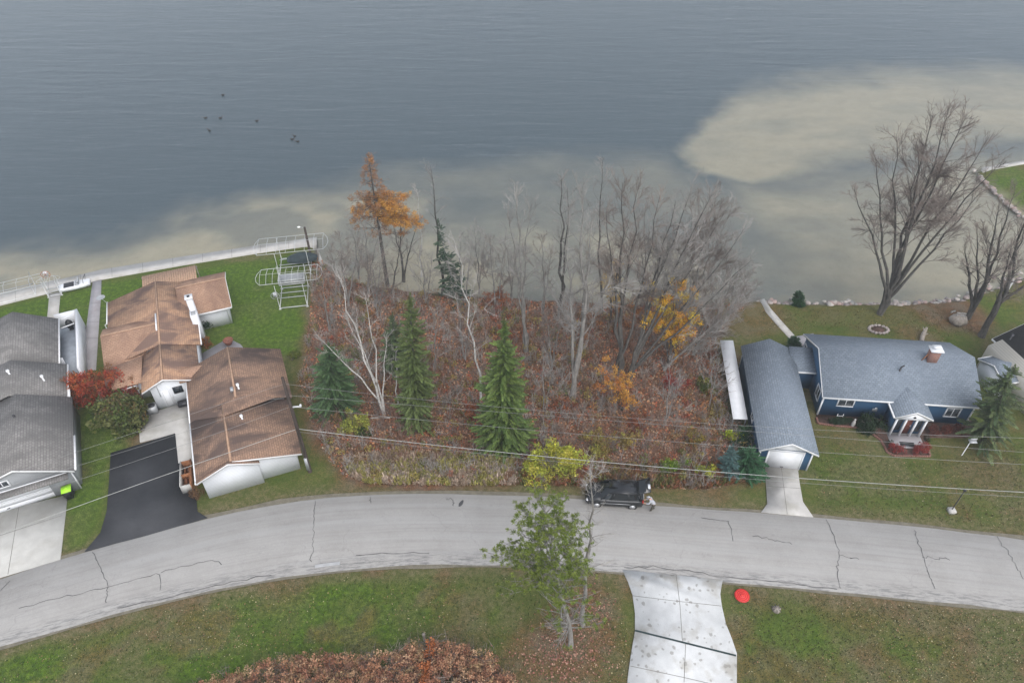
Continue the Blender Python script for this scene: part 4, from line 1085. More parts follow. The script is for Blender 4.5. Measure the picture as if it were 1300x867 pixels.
B('bare_tree', (562, 372), [(547, 214)], 'tall thin leafless tree behind the dark sparse spruce', GB, 'bark_dark', 'twig_grey', .15, 16, .16, .45)
B('bare_tree', (443, 388), [(432, 300), (455, 310)], 'small forked leafless tree nearest the stored boat lifts', GB, 'bark_grey', 'twig_brown', .10, 16, .36, .25)
B('bare_tree', (468, 372), [(462, 285), (480, 295)], 'low leafless clump directly below the orange tamarack', GB, 'bark_grey', 'twig_grey', .09, 16, .36, .2)
B('bare_tree', (512, 356), [(508, 262), (530, 285), (498, 280)], 'dark multi stemmed leafless tree right beneath the golden tamarack limbs', GB, 'bark_dark', 'twig_brown', .13, 12, .34, .3)
B('bare_tree', (535, 350), [(529, 240)], 'pale slim leafless birch rising behind the golden limbs', GB, 'bark_birch', 'twig_pale', .08, 10, .14, .5)
B('bare_tree', (418, 420), [(410, 345), (430, 352)], 'thin leafless tree at the lawn edge beside the boat lifts', GB, 'bark_grey', 'twig_brown', .07, 12, .36, .2)
B('bare_tree', (590, 385), [(583, 300), (600, 310)], 'short grey leafless tree between the sparse spruce and the large stems', GB, 'bark_grey', 'twig_grey', .09, 14, .34, .2)
B('bare_tree', (630, 392), [(622, 305), (640, 318)], 'short leafless tree over the rust coloured undergrowth by the shore', GB, 'bark_grey', 'twig_brown', .09, 14, .34, .2)
B('bare_tree', (668, 445), [(655, 242), (672, 258), (645, 270)], 'slender three stemmed leafless tree right behind the tallest green spruce', GB, 'bark_grey', 'twig_grey', .15, 18, .2, .45, 1.1)
B('bare_tree', (712, 400), [(712, 222), (720, 240)], 'straight dark leafless tree left of the big grey oak', GB, 'bark_dark', 'twig_grey', .17, 18, .2, .35, 1.0)
B('oak_tree', (727, 505), [(738, 238, 1), (722, 262, 2.5), (752, 270, 2)], 'large grey leafless oak with pale knotted trunk in mid lot', GB, 'bark_grey', 'twig_grey', .22, 22, .20, .32, 1.1, splitz=.3, sprayscale=1.2)
B('bare_tree', (763, 402), [(765, 205)], 'single thin dark leafless tree standing at the water behind the oak', GB, 'bark_dark', 'twig_grey', .13, 18, .18, .45)
B('maple_tree', (784, 482), [(790, 232, 2), (812, 232, 3), (838, 248, 3), (770, 262, 2)], 'tall many stemmed leafless maple at the centre of the wood', GB, 'bark_dark', 'twig_brown', .19, 27, .21, .40, 1.55, splitz=.14, sprayscale=1.3)
B('maple_tree', (797, 488), [(905, 245, 4), (878, 240, 5), (945, 290, 3), (858, 255, 5), (925, 262, 4), (955, 330, 2)], 'wide leafless maple whose stems lean right over the golden tree', GB, 'bark_dark', 'twig_grey', .18, 27, .23, .40, 1.6, splitz=.12, sprayscale=1.3)
B('bare_tree', (872, 412), [(905, 242), (930, 262), (885, 250)], 'brownish leafless tree by the bay behind the leaning maple', GB, 'bark_grey', 'twig_brown', .13, 24, .28, .35, 1.5, sprayscale=1.2)
B('bare_tree', (905, 420), [(945, 330), (925, 315)], 'low spreading leafless tree beside the bay, right of the golden tree', GB, 'bark_grey', 'twig_grey', .12, 22, .42, .2, 1.2)
B('bare_tree', (842, 470), [(930, 392), (960, 372)], 'low leafless tree leaning far right towards the shore path', GB, 'bark_grey', 'twig_grey', .09, 26, .42, .15, 1.4)
B('bare_tree', (690, 398), [(688, 300), (700, 318)], 'short leafless tree before the pale shallows left of the dark straight tree', GB, 'bark_grey', 'twig_brown', .09, 14, .36, .2)
B('bare_tree', (745, 395), [(748, 312), (735, 320)], 'short leafless tree behind the grey oak trunk at the water', GB, 'bark_grey', 'twig_brown', .08, 14, .36, .2)
B('bare_tree', (820, 400), [(822, 255), (808, 270), (845, 290)], 'three stemmed leafless tree at the shore between the two maples', GB, 'bark_grey', 'twig_grey', .14, 20, .26, .3, 1.2)
B('bare_tree', (480, 400), [(470, 345), (492, 350)], 'small leafless tree above the round dark spruce', GB, 'bark_grey', 'twig_brown', .06, 12, .4, .15)
B('bare_tree', (550, 480), [(552, 395), (560, 410)], 'thin leafless sapling right of the tall narrow cedar', GB, 'bark_grey', 'twig_grey', .05, 12, .32, .3)
B('bare_tree', (845, 540), [(852, 460), (862, 480)], 'thin leafless sapling over the crimson undergrowth', GB, 'bark_grey', 'twig_grey', .06, 12, .4, .15)
B('bare_tree', (900, 520), [(912, 462), (902, 455)], 'small leafless sapling next to the long white canopy', GB, 'bark_grey', 'twig_grey', .05, 12, .42, .15)
B('bare_tree', (690, 520), [(690, 452), (700, 460)], 'short leafless sapling between tall spruce and oak', GB, 'bark_grey', 'twig_grey', .05, 12, .42, .15)
for b_, tps, lb in (((455, 352), [(448, 290), (462, 298)], 'slim leafless tree at the water left of the tamarack trunk'),
                    ((430, 372), [(420, 318), (440, 325)], 'leafless tree in the corner where seawall and wood meet'),
                    ((478, 385), [(488, 322), (470, 330)], 'leafless tree in front of the tamarack trunk'),
                    ((540, 385), [(532, 318), (548, 330)], 'leafless tree between tamarack and the dark sparse spruce'),
                    ((608, 372), [(602, 290), (618, 300)], 'slim leafless tree at the shore right of the sparse spruce'),
                    ((650, 380), [(642, 300), (656, 320)], 'leafless shore tree left of the slender three stemmed one'),
                    ((860, 395), [(872, 300), (890, 290), (850, 305)], 'spreading leafless tree behind the golden orange leaves'),
                    ((925, 400), [(955, 345), (935, 335), (965, 360)], 'lowest leafless tree overhanging the bay by the shore path'),
                    ((880, 450), [(925, 352), (900, 345), (948, 372)], 'low leafless tree right beside the golden orange leaves'),
                    ((730, 440), [(722, 372), (742, 378)], 'young leafless tree behind the grey oak'),
                    ((590, 455), [(582, 385), (600, 392)], 'young leafless tree left of the tall bending birch'),
                    ((700, 470), [(694, 405), (712, 412)], 'young leafless tree left of the grey oak foot')):
    B('bare_tree', b_, tps, lb, GB, 'bark_grey', random.choice(('twig_grey', 'twig_brown')), .08, 20, .42, .15, 1.3)
# birches
B('birch_tree', (611, 517), [(578, 312)], 'tall white birch bending left between the two green conifers', 'white birches of the wood lot', 'bark_birch', 'twig_pale', .10, 16, .2, .35)
B('birch_tree', (488, 525), [(428, 345), (463, 372), (402, 425, -1), (440, 400), (490, 428)], 'white birch clump with five fanned stems beside the round spruce', 'white birches of the wood lot', 'bark_birch', 'twig_pale', .115, 10, .2, .4, .7, splitz=.12, sprayscale=.7)
B('birch_tree', (507, 524), [(503, 440)], 'small straight white birch before the narrow cedar', 'white birches of the wood lot', 'bark_birch', 'twig_pale', .07, 8, .16, .4, .7)
B('birch_tree', (537, 512), [(517, 432)], 'small white birch leaning left across the narrow cedar', 'white birches of the wood lot', 'bark_birch', 'twig_pale', .07, 8, .16, .4, .7)
# conifers
conifer('spruce_tree', (640, 566), (640, 405), 'tallest full green spruce in the middle of the wood front', 2.75, ((.065, .11, .028), (.13, .18, .045)), dens=1.25, shape=.8)
conifer('cedar_tree', (530, 540), (520, 377), 'tall narrow green cedar between the white birches', 1.75, ((.07, .10, .03), (.12, .155, .05)), dens=1.1, shape=.55)
conifer('spruce_tree', (505, 470), (498, 400), 'shorter green conifer in shade behind the narrow cedar', 1.6, ((.06, .09, .04), (.09, .12, .05)), dens=1.0, shape=.6)
conifer('spruce_tree', (428, 522), (416, 438), 'round bluish green spruce near the utility pole', 2.2, ((.05, .095, .04), (.085, .14, .055)), dens=1.3, shape=.5, low=.02)
conifer('spruce_tree', (580, 380), (556, 281), 'dark sparse spruce with bare whitish limbs near the lake', 1.75, ((.022, .05, .026), (.04, .075, .04)), dens=.8, sparse=.75, ragged=.45, shape=.7, bk='bark_pale', branchr=.05)
conifer('blue_spruce', (926, 602), (930, 566), 'small blue spruce left of the dark pines by the garage corner', .95, ((.05, .10, .095), (.08, .15, .14)), dens=1.5, shape=.7)
conifer('pine_tree', (950, 601), (952, 572), 'small green pine against the left front corner of the blue garage', 1.25, ((.022, .07, .03), (.035, .1, .04)), dens=1.5, shape=.45)
conifer('shrub', (944, 560), (948, 545), 'dark green shrub below the end of the white canopy', .95, ((.015, .045, .018), (.025, .06, .02)), dens=1.6, shape=.4, cat='shrub')
conifer('spruce_tree', (1246, 562), (1288, 466), 'leaning dark green spruce with drooping boughs in front of the cottage', 2.5, ((.045, .075, .03), (.12, .15, .06)), dens=1.0, shape=.5, droop=-.3, ragged=.6, low=.12, sparse=.82)
conifer('small_cedar', (1014, 387), (1015, 371), 'single small round evergreen on the stony bank of the bay', .62, ((.015, .05, .018), (.025, .07, .022)), dens=3, shape=.4, cat='shrub')
conifer('small_cedar', (1009, 444), (1009, 429), 'dark evergreen bush between garage and patio of the blue house', .65, ((.015, .05, .018), (.025, .07, .022)), dens=3, shape=.4, cat='shrub')
# shore trees on the right
B('shore_tree', (1117, 399), [(1205, 137), (1165, 185), (1255, 175, 1), (1112, 200, 1), (1228, 145, -1), (1185, 145, 2), (1272, 205, -1), (1085, 240, -1), (1248, 240, 1), (1138, 170, -1)], 'big leafless tree leaning right on the bank behind the blue house', 'leafless trees on the bank', 'bark_dark', 'twig_brown', .22, 24, .20, .45, 1.6, splitz=.16, sprayscale=1.5)
B('shore_tree', (1228, 404), [(1268, 262), (1240, 285, -1), (1290, 240), (1225, 310, 1)], 'twin leafless tree beside the grey stump on the bank', 'leafless trees on the bank', 'bark_dark', 'twig_brown', .24, 18, .26, .3, 1.2, splitz=.2, sprayscale=1.2)
B('shore_tree', (1246, 427), [(1300, 290), (1345, 330), (1318, 240), (1285, 310, 1)], 'leafless tree leaning out of the picture at the right edge', 'leafless trees on the bank', 'bark_dark', 'twig_brown', .28, 18, .26, .35, 1.2, splitz=.38, sprayscale=1.2)

# golden and red trees and shrubs
gold = [(.58, .33, .04), (.62, .38, .05), (.52, .25, .04), (.60, .45, .06)]
T = B('golden_tree', (848, 468), [(856, 362), (836, 372), (878, 380), (868, 400)], 'small tree with golden orange leaves under the leaning maple', None, 'bark_dark', 'twig_brown', .1, 15, .36, .2, .9, leafy=([(.68, .38, .04), (.72, .44, .05), (.66, .30, .05), (.66, .50, .07)], .36, .85, 3))
T = B('golden_tree', (775, 410), [(779, 338), (771, 352)], 'slim yellow leaved tree at the water seen through bare stems', None, 'bark_dark', 'twig_brown', .06, 9, .2, .25, .8, leafy=([(.58, .38, .09), (.52, .34, .09)], .34, .7, 2))
T = B('orange_shrub', (790, 522), [(778, 478), (797, 488), (770, 470)], 'orange leaved shrub at the foot of the wide maple', None, 'bark_dark', 'twig_brown', .05, 12, .42, .1, .9, category='shrub', leafy=([(.55, .27, .05), (.6, .33, .07), (.52, .20, .05)], .36, .7, 2))
yel = [(.42, .42, .035), (.36, .38, .04), (.30, .34, .04), (.48, .46, .06)]
red = [(.28, .05, .035), (.34, .07, .03), (.24, .04, .04)]
rus = [(.26, .085, .035), (.32, .11, .04), (.2, .07, .035)]
dul = [(.30, .23, .06), (.26, .19, .06), (.22, .16, .05)]
bush('yellow_bush', (700, 600), (2.7, 1.5, 2.4), [(.52, .50, .06), (.44, .46, .07), (.58, .52, .10), (.34, .38, .06)], 'widest yellow green bush near the parked black car', 260, size=.42, tpl=CLF, twigs=30)
bush('yellow_bush', (449, 545), (1.3, .9, 1.9), [(.36, .36, .07), (.30, .33, .07)], 'pale yellow bush below the white birch clump', 42, size=.36)
bush('yellow_bush', (770, 572), (2.1, .9, 1.6), dul+[(.36, .34, .07)], 'dull gold bush behind the parked black car', 50, size=.34)
bush('yellow_bush', (893, 604), (.7, .6, 1.3), yel[:3], 'small yellow green bush left of the blue spruce', 22, size=.34)
bush('yellow_bush', (931, 560), (.75, .5, 1.2), [(.38, .46, .03), (.44, .44, .04)], 'bright lime yellow bush under the end of the white canopy', 22, size=.36)
bush('green_bush', (851, 595), (1.3, .7, 1.2), [(.12, .20, .02), (.18, .25, .03)], 'green bush at the verge right of the parked car', 34, size=.34)
bush('green_bush', (902, 497), (1.1, 1.8, 1.3), [(.10, .13, .025), (.22, .22, .04), (.08, .10, .02)], 'olive green bush beside the long white canopy', 34, size=.34)
bush('yellow_bush', (911, 522), (.7, .8, 1.0), dul, 'dull yellow bush beneath the olive bush by the canopy', 20, size=.34)
bush('yellow_bush', (880, 565), (.9, .8, 1.5), [(.30, .24, .04), (.20, .14, .04)], 'ragged mustard bush among dark twigs', 22, size=.3)
bush('red_shrub', (815, 548), (1.3, .9, 1.7), rus+red[:1], 'rust red shrub above the parked black car', 30, size=.34)
bush('red_shrub', (852, 492), (1.5, 1.0, 1.1), red, 'crimson shrub near the bare sapling in the wood', 26, size=.34)
bush('red_shrub', (903, 462), (1.1, 1.6, .6), rus, 'rust brown low shrub left of the long white canopy', 26, size=.4)
bush('red_shrub', (634, 388), (1.6, 1.1, 1.9), [(.30, .11, .055), (.36, .14, .06)], 'rust coloured shrub above the spruce near the lake', 40, size=.36)
bush('red_shrub', (602, 532), (.7, .7, 1.4), [(.36, .13, .05), (.30, .10, .05)], 'orange red shrub left of the tallest spruce', 18, size=.3)
bush('red_shrub', (712, 522), (1.3, 1.0, .9), rus, 'reddish brown low shrub near the oak foot', 24, size=.34)
bush('red_shrub', (640, 430), (1.8, 1.2, .9), rus, 'rusty low shrub behind the tallest spruce tip', 26, size=.36)
bush('green_bush', (372, 457), (.7, .9, .6), [(.16, .18, .03), (.10, .14, .02)], 'low yellow green bush at the brown garage corner', 16, size=.3)
bush('green_bush', (459, 553), (.8, .4, .6), [(.03, .07, .02), (.05, .09, .02)], 'low dark green bush under the pale yellow bush', 14, size=.28)
bush('burning_bush', (148, 538), (2.7, 2.2, 2.6), [(.10, .13, .035), (.085, .115, .03), (.15, .16, .05), (.14, .10, .04)], 'big dark green bush between the grey and tan houses', 240, size=.62, stems=10)
bush('burning_bush', (134, 512), (3.2, 1.5, 3.2), [(.40, .075, .035), (.46, .13, .045), (.32, .06, .035), (.20, .10, .04)], 'orange red bush crowning the gap between the grey and tan houses', 300, size=.40, tpl=CLF)
bush('green_bush', (150, 535), (1.5, 1.2, 1.6), [(.03, .06, .015), (.055, .08, .02)], 'dark low bush beside the entry slab of the tan house', 50, size=.42)
bush('green_bush', (262, 415), (.55, .6, .9), [(.02, .05, .02), (.03, .06, .02)], 'dark evergreen bush in the corner of the tan house wing', 22, size=.32)
bush('orange_shrub', (263, 438), (.55, .55, .7), [(.35, .14, .03), (.28, .10, .03)], 'small orange bush on the patio corner of the tan house', 18, size=.28)
bush('brown_bush', (252, 630), (.5, .6, .7), [(.20, .11, .05), (.14, .08, .04)], 'dried brown bush at the brown garage corner', 16, size=.26)
# shrubs of the blue house
bush('round_hedge', (1104, 546), (1.35, .75, 1.15), [(.018, .04, .014), (.025, .05, .016)], 'rounded dark green hedge before the blue house wall', 130, size=.34, tpl=CLF, cat='hedge', stems=4)
bush('low_hedge', (1060, 538), (1.15, .42, .5), [(.018, .04, .014), (.025, .05, .016)], 'low clipped dark hedge under the blue house window', 70, size=.24, tpl=CLF, cat='hedge', stems=4)
bush('red_bush', (1138, 575), (.62, .5, .85), [(.30, .05, .045), (.36, .07, .06), (.24, .045, .04)], 'round red bush left of the front steps', 46, size=.24, tpl=CLF)
bush('red_bush', (1169, 576), (.66, .5, .85), [(.32, .05, .04), (.38, .07, .05), (.26, .04, .04)], 'round red bush right of the front steps', 46, size=.24, tpl=CLF)
for c, lb in (((1184, 551), 'maroon shrub nearest the entry of the blue house'), ((1202, 552), 'maroon shrub in the middle under the right window'), ((1219, 551), 'maroon shrub next to the leaning spruce')):
    bush('maroon_shrub', c, (.62, .5, .8), [(.16, .05, .035), (.20, .06, .04), (.12, .045, .03)], lb, 28, size=.28)
for c, lb in (((1128, 566), 'small dark leafy plant left of the front porch'), ((1176, 558), 'small dark leafy plant right of the front porch')):
    bush('garden_plant', c, (.3, .3, .4), [(.03, .045, .02), (.05, .05, .03)], lb, 10, size=.2, cat='plant')

# foreground pine with tufted needles
def tuft_tpl():
    mb = MB()
    for i in range(34):
        d = rng.normal(0, 1, 3); d[2] = abs(d[2])*.9+.12*rng.normal(); d /= np.linalg.norm(d); l = random.uniform(.7, 1.05)
        q = np.cross(d, rng.normal(0, 1, 3)); q = q/np.linalg.norm(q)*.075
        mb.add([d*.08-q*.5, d*l*.6-q, d*l, d*l*.6+q], [(0, 1, 2, 3)])
    return Tpl(mb)
TF = [tuft_tpl() for _ in range(5)]
def pine():
    base = (725, 822); bx, by = at(*base); hh, lx = hz(base, (688, 640))
    T = empty('pine_tree', (bx, by, 0), 0, 'foreground red pine with tufted green needles standing on the lawn', 'tree')
    tr, cr, dd = MB(), MB(), MB()
    pts = [np.array([lx*(i/8)**1.1+.12*math.sin(i), .1*math.cos(i*1.3), hh*i/8 if i else -.1]) for i in range(9)]
    tr.tube(pts, [.19, .15, .135, .12, .105, .085, .065, .04, .02], 8)
    def limb(u, az, l, el, n):
        p, _ = along(pts, u)
        bp, _ = wander(p, np.array([math.cos(az)*math.cos(el), math.sin(az)*math.cos(el), math.sin(el)]), l, 6, 0, .05, .09)
        tr.tube(bp, [.05, .04, .032, .026, .02, .014, .008], 4, cap=False)
        for k in range(n):
            q, g2 = along(bp, random.uniform(.28, 1)); g2 = g2/np.linalg.norm(g2)
            e = q+(g2*.5+rng.normal(0, .55, 3)*np.array([1, 1, .5])+np.array([0, 0, .25]))*random.uniform(.3, .8)
            tr.tube([q, (q+e)/2+rng.normal(0, .04, 3), e], [.016, .012, .008], 3, cap=False)
            inst(cr, random.choice(TF), frame(rng.normal(0, .3, 3)+np.array([0, 0, 1.0]), 0)[:, [2, 1, 0]], e, random.uniform(.17, .25), 0, np.array(random.choice([(.17, .22, .038), (.21, .26, .05), (.13, .18, .03)])), .25)
    for i in range(44):
        u = .48+.5*i/44; l = (1.0-((u-.62)/.42)**2*.65)*2.1*random.uniform(.7, 1.1) if u > .62 else 2.0*random.uniform(.7, 1.1)
        limb(u, i*2.4+random.uniform(-.3, .3), max(.4, l), random.uniform(0, .45), int(8+l*6.5))
    for i in range(13): limb(random.uniform(.50, .68), 3.1+random.uniform(-.6, .6), random.uniform(2.6, 4.0), random.uniform(.1, .35), 13)
    for i in range(24):   # lower sparse limbs, many dead
        u = random.uniform(.14, .47); az = random.uniform(1.7, 4.9) if random.random() < .75 else random.uniform(-1, 1.5)
        limb(u, az, random.uniform(1.0, 2.6), random.uniform(-.1, .2), random.choice((2, 4, 7)))
        p, _ = along(pts, u); 
        if i % 2:
            dd = MB(); inst(dd, random.choice(TWD), frame(np.array([math.cos(az+1), math.sin(az+1), .1]), i), p, random.uniform(1.0, 1.9)); dd.build('dead_branch', MAT['twig_grey'], T)
    tr.build('trunk', MAT['bark_grey'], T, smooth=True); cr.build('crown', MAT['needle'], T)
pine()
B('bare_tree', (740, 792), [(749, 592)], 'foreground leafless tree rising beside the red pine across the road', None, 'bark_grey', 'twig_pale', .15, 30, .12, .35, 1.0, angle=.8, tpl=TWD)

# ------------------------------------------------------------------ undergrowth, litter, lawn leaves (uncountable)
def inside(poly, n, pad=0.0):
    P = np.array(poly); lo, hi = P.min(0), P.max(0)
    out = []
    while len(out) < n:
        q = rng.uniform(lo, hi, (n*3, 2)); k = sdf(q[:, 0], q[:, 1], poly) > pad; out += list(map(tuple, q[k]))
    return out[:n]
woods_ground = W([(404, 325), (396, 360), (392, 410), (388, 450), (380, 490), (392, 530), (410, 570), (432, 604), (470, 614), (560, 615), (650, 615), (740, 617),
                  (830, 619), (900, 622), (962, 606), (958, 575), (944, 535), (926, 530), (910, 434), (926, 400), (950, 388), (900, 387), (800, 388), (700, 384), (600, 378), (500, 372), (430, 352)])
def sprig(n, h=1.0, sp=.45, r=.012):
    mb = MB()
    for _ in range(n):
        a = random.uniform(0, 6.28); l = random.uniform(.6, 1)
        e = np.array([math.cos(a)*sp*random.random(), math.sin(a)*sp*random.random(), h*l])
        mb.tube([(0, 0, 0), e*.55, e], [r, r*.8, r*.4], 3, cap=False)
        for k in range(3):
            s0 = e*random.uniform(.4, .95); mb.tube([s0, s0+rng.normal(0, .17, 3)+np.array([0, 0, .1])], [r*.6, r*.3], 3, cap=False)
    return Tpl(mb)
SP = [sprig(6) for _ in range(5)]
WEED = []
for _ in range(5):
    mb = MB()
    for _i in range(16):
        a = random.uniform(0, 6.28); l = random.uniform(.5, 1); d = np.array([math.cos(a)*.4*random.random(), math.sin(a)*.4*random.random(), l])
        q = np.array([math.sin(a), -math.cos(a), 0])*.022
        mb.add([-q, q, d*.8+q*2.2, d, d*.8-q*2.2], [(0, 1, 2, 3, 4)])
    WEED.append(Tpl(mb))
up = np.array([[0, 0, 1.0], [0, 1, 0], [1, 0, 0]])
def upright(): 
    a = random.uniform(0, 6.28); c, s = math.cos(a), math.sin(a); return np.array([[c, -s, 0], [s, c, 0], [0, 0, 1]])
ug = MB()
pal = [(.30, .27, .24), (.36, .33, .30), (.28, .20, .16), (.33, .19, .13), (.25, .21, .19), (.42, .39, .36)]
pts_ = inside(woods_ground, 2500)
nv = fbm(np.array([p[0] for p in pts_]), np.array([p[1] for p in pts_])*1.0, 4)
for (x, y), q in zip(pts_, nv):
    c = pal[int(q*13+random.random()*2) % len(pal)]
    inst(ug, random.choice(SP), upright(), (x, y, -.05), random.uniform(.5, 1.7), 0, c, .2)
tag(ug.build('undergrowth', MAT['litter']), 'tangle of leafless brown undergrowth covering the wood lot', 'undergrowth', kind='stuff')
# coloured leaves still on low brush
br_ = MB()
for (x, y) in inside(woods_ground, 1500):
    q = float(fbm(np.array([x]), np.array([y]), 3.5)[0]); q2 = float(fbm(np.array([x+60]), np.array([y+9]), 5)[0])
    if q < .43: continue
    c = [(.38, .12, .06), (.30, .09, .06), (.42, .19, .07), (.26, .17, .08), (.34, .27, .08), (.16, .18, .05)][int((q2*3.0+random.random())*2.2) % 6]
    inst(br_, random.choice(CLF), upright(), (x, y, random.uniform(.15, .9)), random.uniform(.22, .5), 0, c, .35)
tag(br_.build('brush_leaves', MAT['leaf']), 'rust, red and olive leaves clinging to the low brush of the wood lot', 'brush', kind='stuff')
# weeds on the verge
wd = MB()
strip = W([(438, 585), (500, 575), (650, 585), (760, 592), (960, 590), (962, 608), (900, 621), (830, 620), (740, 617), (650, 616), (560, 617), (470, 615), (445, 606)])
for (x, y) in inside(strip, 6000):
    q = float(fbm(np.array([x]), np.array([y]), 3.0)[0])
    left = x < at(655, 600)[0]
    if left: c = [(.50, .39, .30), (.44, .33, .24), (.34, .20, .12), (.56, .45, .36), (.42, .38, .12)][int(q*9+random.random()*1.5) % 5]
    else: c = [(.30, .19, .11), (.22, .17, .08), (.36, .21, .11), (.18, .19, .06), (.32, .14, .07)][int(q*9+random.random()*1.5) % 5]
    inst(wd, random.choice(WEED), upright() @ frame((random.uniform(-.35, .35), random.uniform(-.35, .35), 1), 0)[:, [1, 2, 0]], (x, y, -.02), random.uniform(.3, .85), 0, c, .35)
tag(wd.build('dry_weeds', MAT['litter']), 'tan dried weeds in a strip between the wood lot and the road', 'weeds', kind='stuff')
def leafscatter(pts, cols, s0, s1, z=.02, tilt=.35):
    n = len(pts); P = np.array([(x, y, z) for x, y in pts]); P[:, 2] += rng.uniform(0, .03, n)
    a = rng.uniform(0, 6.28, n); s = rng.uniform(s0, s1, n)
    ca, sa = np.cos(a), np.sin(a)
    base = np.array([(-.5, 0, 0), (0, -.35, 1), (.5, 0, 0), (0, .35, -.4)])
    tl = rng.uniform(0, tilt, n)
    V = np.zeros((n, 4, 3))
    V[:, :, 0] = P[:, None, 0]+s[:, None]*(ca[:, None]*base[None, :, 0]-sa[:, None]*base[None, :, 1])
    V[:, :, 1] = P[:, None, 1]+s[:, None]*(sa[:, None]*base[None, :, 0]+ca[:, None]*base[None, :, 1])
    V[:, :, 2] = P[:, None, 2]+s[:, None]*tl[:, None]*base[None, :, 2]
    mb = MB(); C = np.array(cols)[rng.integers(0, len(cols), n)]*rng.uniform(.75, 1.2, (n, 1))
    mb.addnp(V.reshape(-1, 3), np.arange(n*4).reshape(n, 4), 0, np.clip(C, 0, 1)); return mb
lit = leafscatter(inside(woods_ground, 30000), [(.42, .18, .09), (.34, .15, .08), (.50, .26, .13), (.30, .19, .12), (.42, .32, .22), (.24, .14, .10), (.42, .12, .06)], .10, .26, .03, .6)
tag(lit.build('leaf_litter', MAT['litter']), 'red and brown fallen leaves over the floor of the wood lot', 'fallen leaves', kind='stuff')
def gated(poly, n, sc, lo):
    p = inside(poly, n); q = fbm(np.array([a[0] for a in p])+13, np.array([a[1] for a in p])+5, sc)
    return [a for a, k in zip(p, q) if k+random.uniform(-.12, .12) > lo]
southlawn = W([(-20, 835), (150, 790), (250, 764), (350, 743), (450, 731), (640, 728), (785, 735), (800, 790), (795, 867), (790, 900), (-20, 900)])
southlawn2 = W([(925, 745), (1000, 752), (1300, 782), (1360, 900), (945, 900), (940, 830), (925, 790)])
northlawn = W([(1030, 600), (1036, 650), (1200, 665), (1300, 676), (1300, 560), (1240, 570), (1180, 585), (1130, 585), (1060, 548), (1030, 545)])
bank = W([(960, 392), (1230, 392), (1240, 420), (1200, 436), (1120, 428), (1030, 420), (975, 420)])
yl = [(.42, .36, .20), (.38, .27, .15), (.34, .18, .11), (.48, .42, .26), (.26, .13, .08)]
pts_ = gated(southlawn, 2400, 4, .50)+gated(southlawn2, 1700, 4, .50)+gated(northlawn, 500, 4, .56)+gated(bank, 500, 3, .52)
lf = leafscatter(pts_, yl, .05, .11, .06)
tag(lf.build('lawn_leaves', MAT['litter']), 'pale yellow fallen leaves dotted over the lawns', 'fallen leaves', kind='stuff')
und = leafscatter([(x, y) for c, r, n in (((722, 830), 2.8, 420), ((745, 775), 1.8, 170), ((690, 845), 2.4, 150)) for (x, y) in [(at(*c)[0]+rng.normal(0, r*.5), at(*c)[1]+rng.normal(0, r*.4)) for _ in range(n)]],
                  [(.34, .17, .12), (.28, .12, .09), (.42, .26, .18), (.22, .10, .07)], .09, .18, .06)
tag(und.build('fallen_leaves', MAT['litter']), 'reddish fallen leaves around the feet of the pine and its bare neighbour', 'fallen leaves', kind='stuff')
# grass tufts
gt = MB(); gpl = []
for _ in range(5):
    mb = MB()
    for _i in range(9):
        a = random.uniform(0, 6.28); l = random.uniform(.5, 1); d = np.array([math.cos(a)*.55*random.random(), math.sin(a)*.55*random.random(), l]); q = np.array([math.sin(a), -math.cos(a), 0])*.09
        mb.add([-q, q, d], [(0, 1, 2)])
    gpl.append(Tpl(mb))
for poly, n, cs in ((southlawn, 5200, [(.05, .10, .02), (.08, .11, .03), (.12, .12, .05)]), (southlawn2, 3600, [(.06, .085, .025), (.10, .105, .04), (.14, .12, .06)]),
                    (northlawn, 2400, [(.07, .085, .03), (.12, .11, .05), (.15, .13, .07)]), (bank, 1400, [(.09, .09, .03), (.15, .12, .06)])):
    for (x, y) in inside(poly, n, .15): inst(gt, random.choice(gpl), upright(), (x, y, .0), random.uniform(.08, .17), 0, random.choice(cs), .3)
tag(gt.build('grass', MAT['litter']), 'short uneven grass tufts on the lawns', 'grass', kind='stuff')

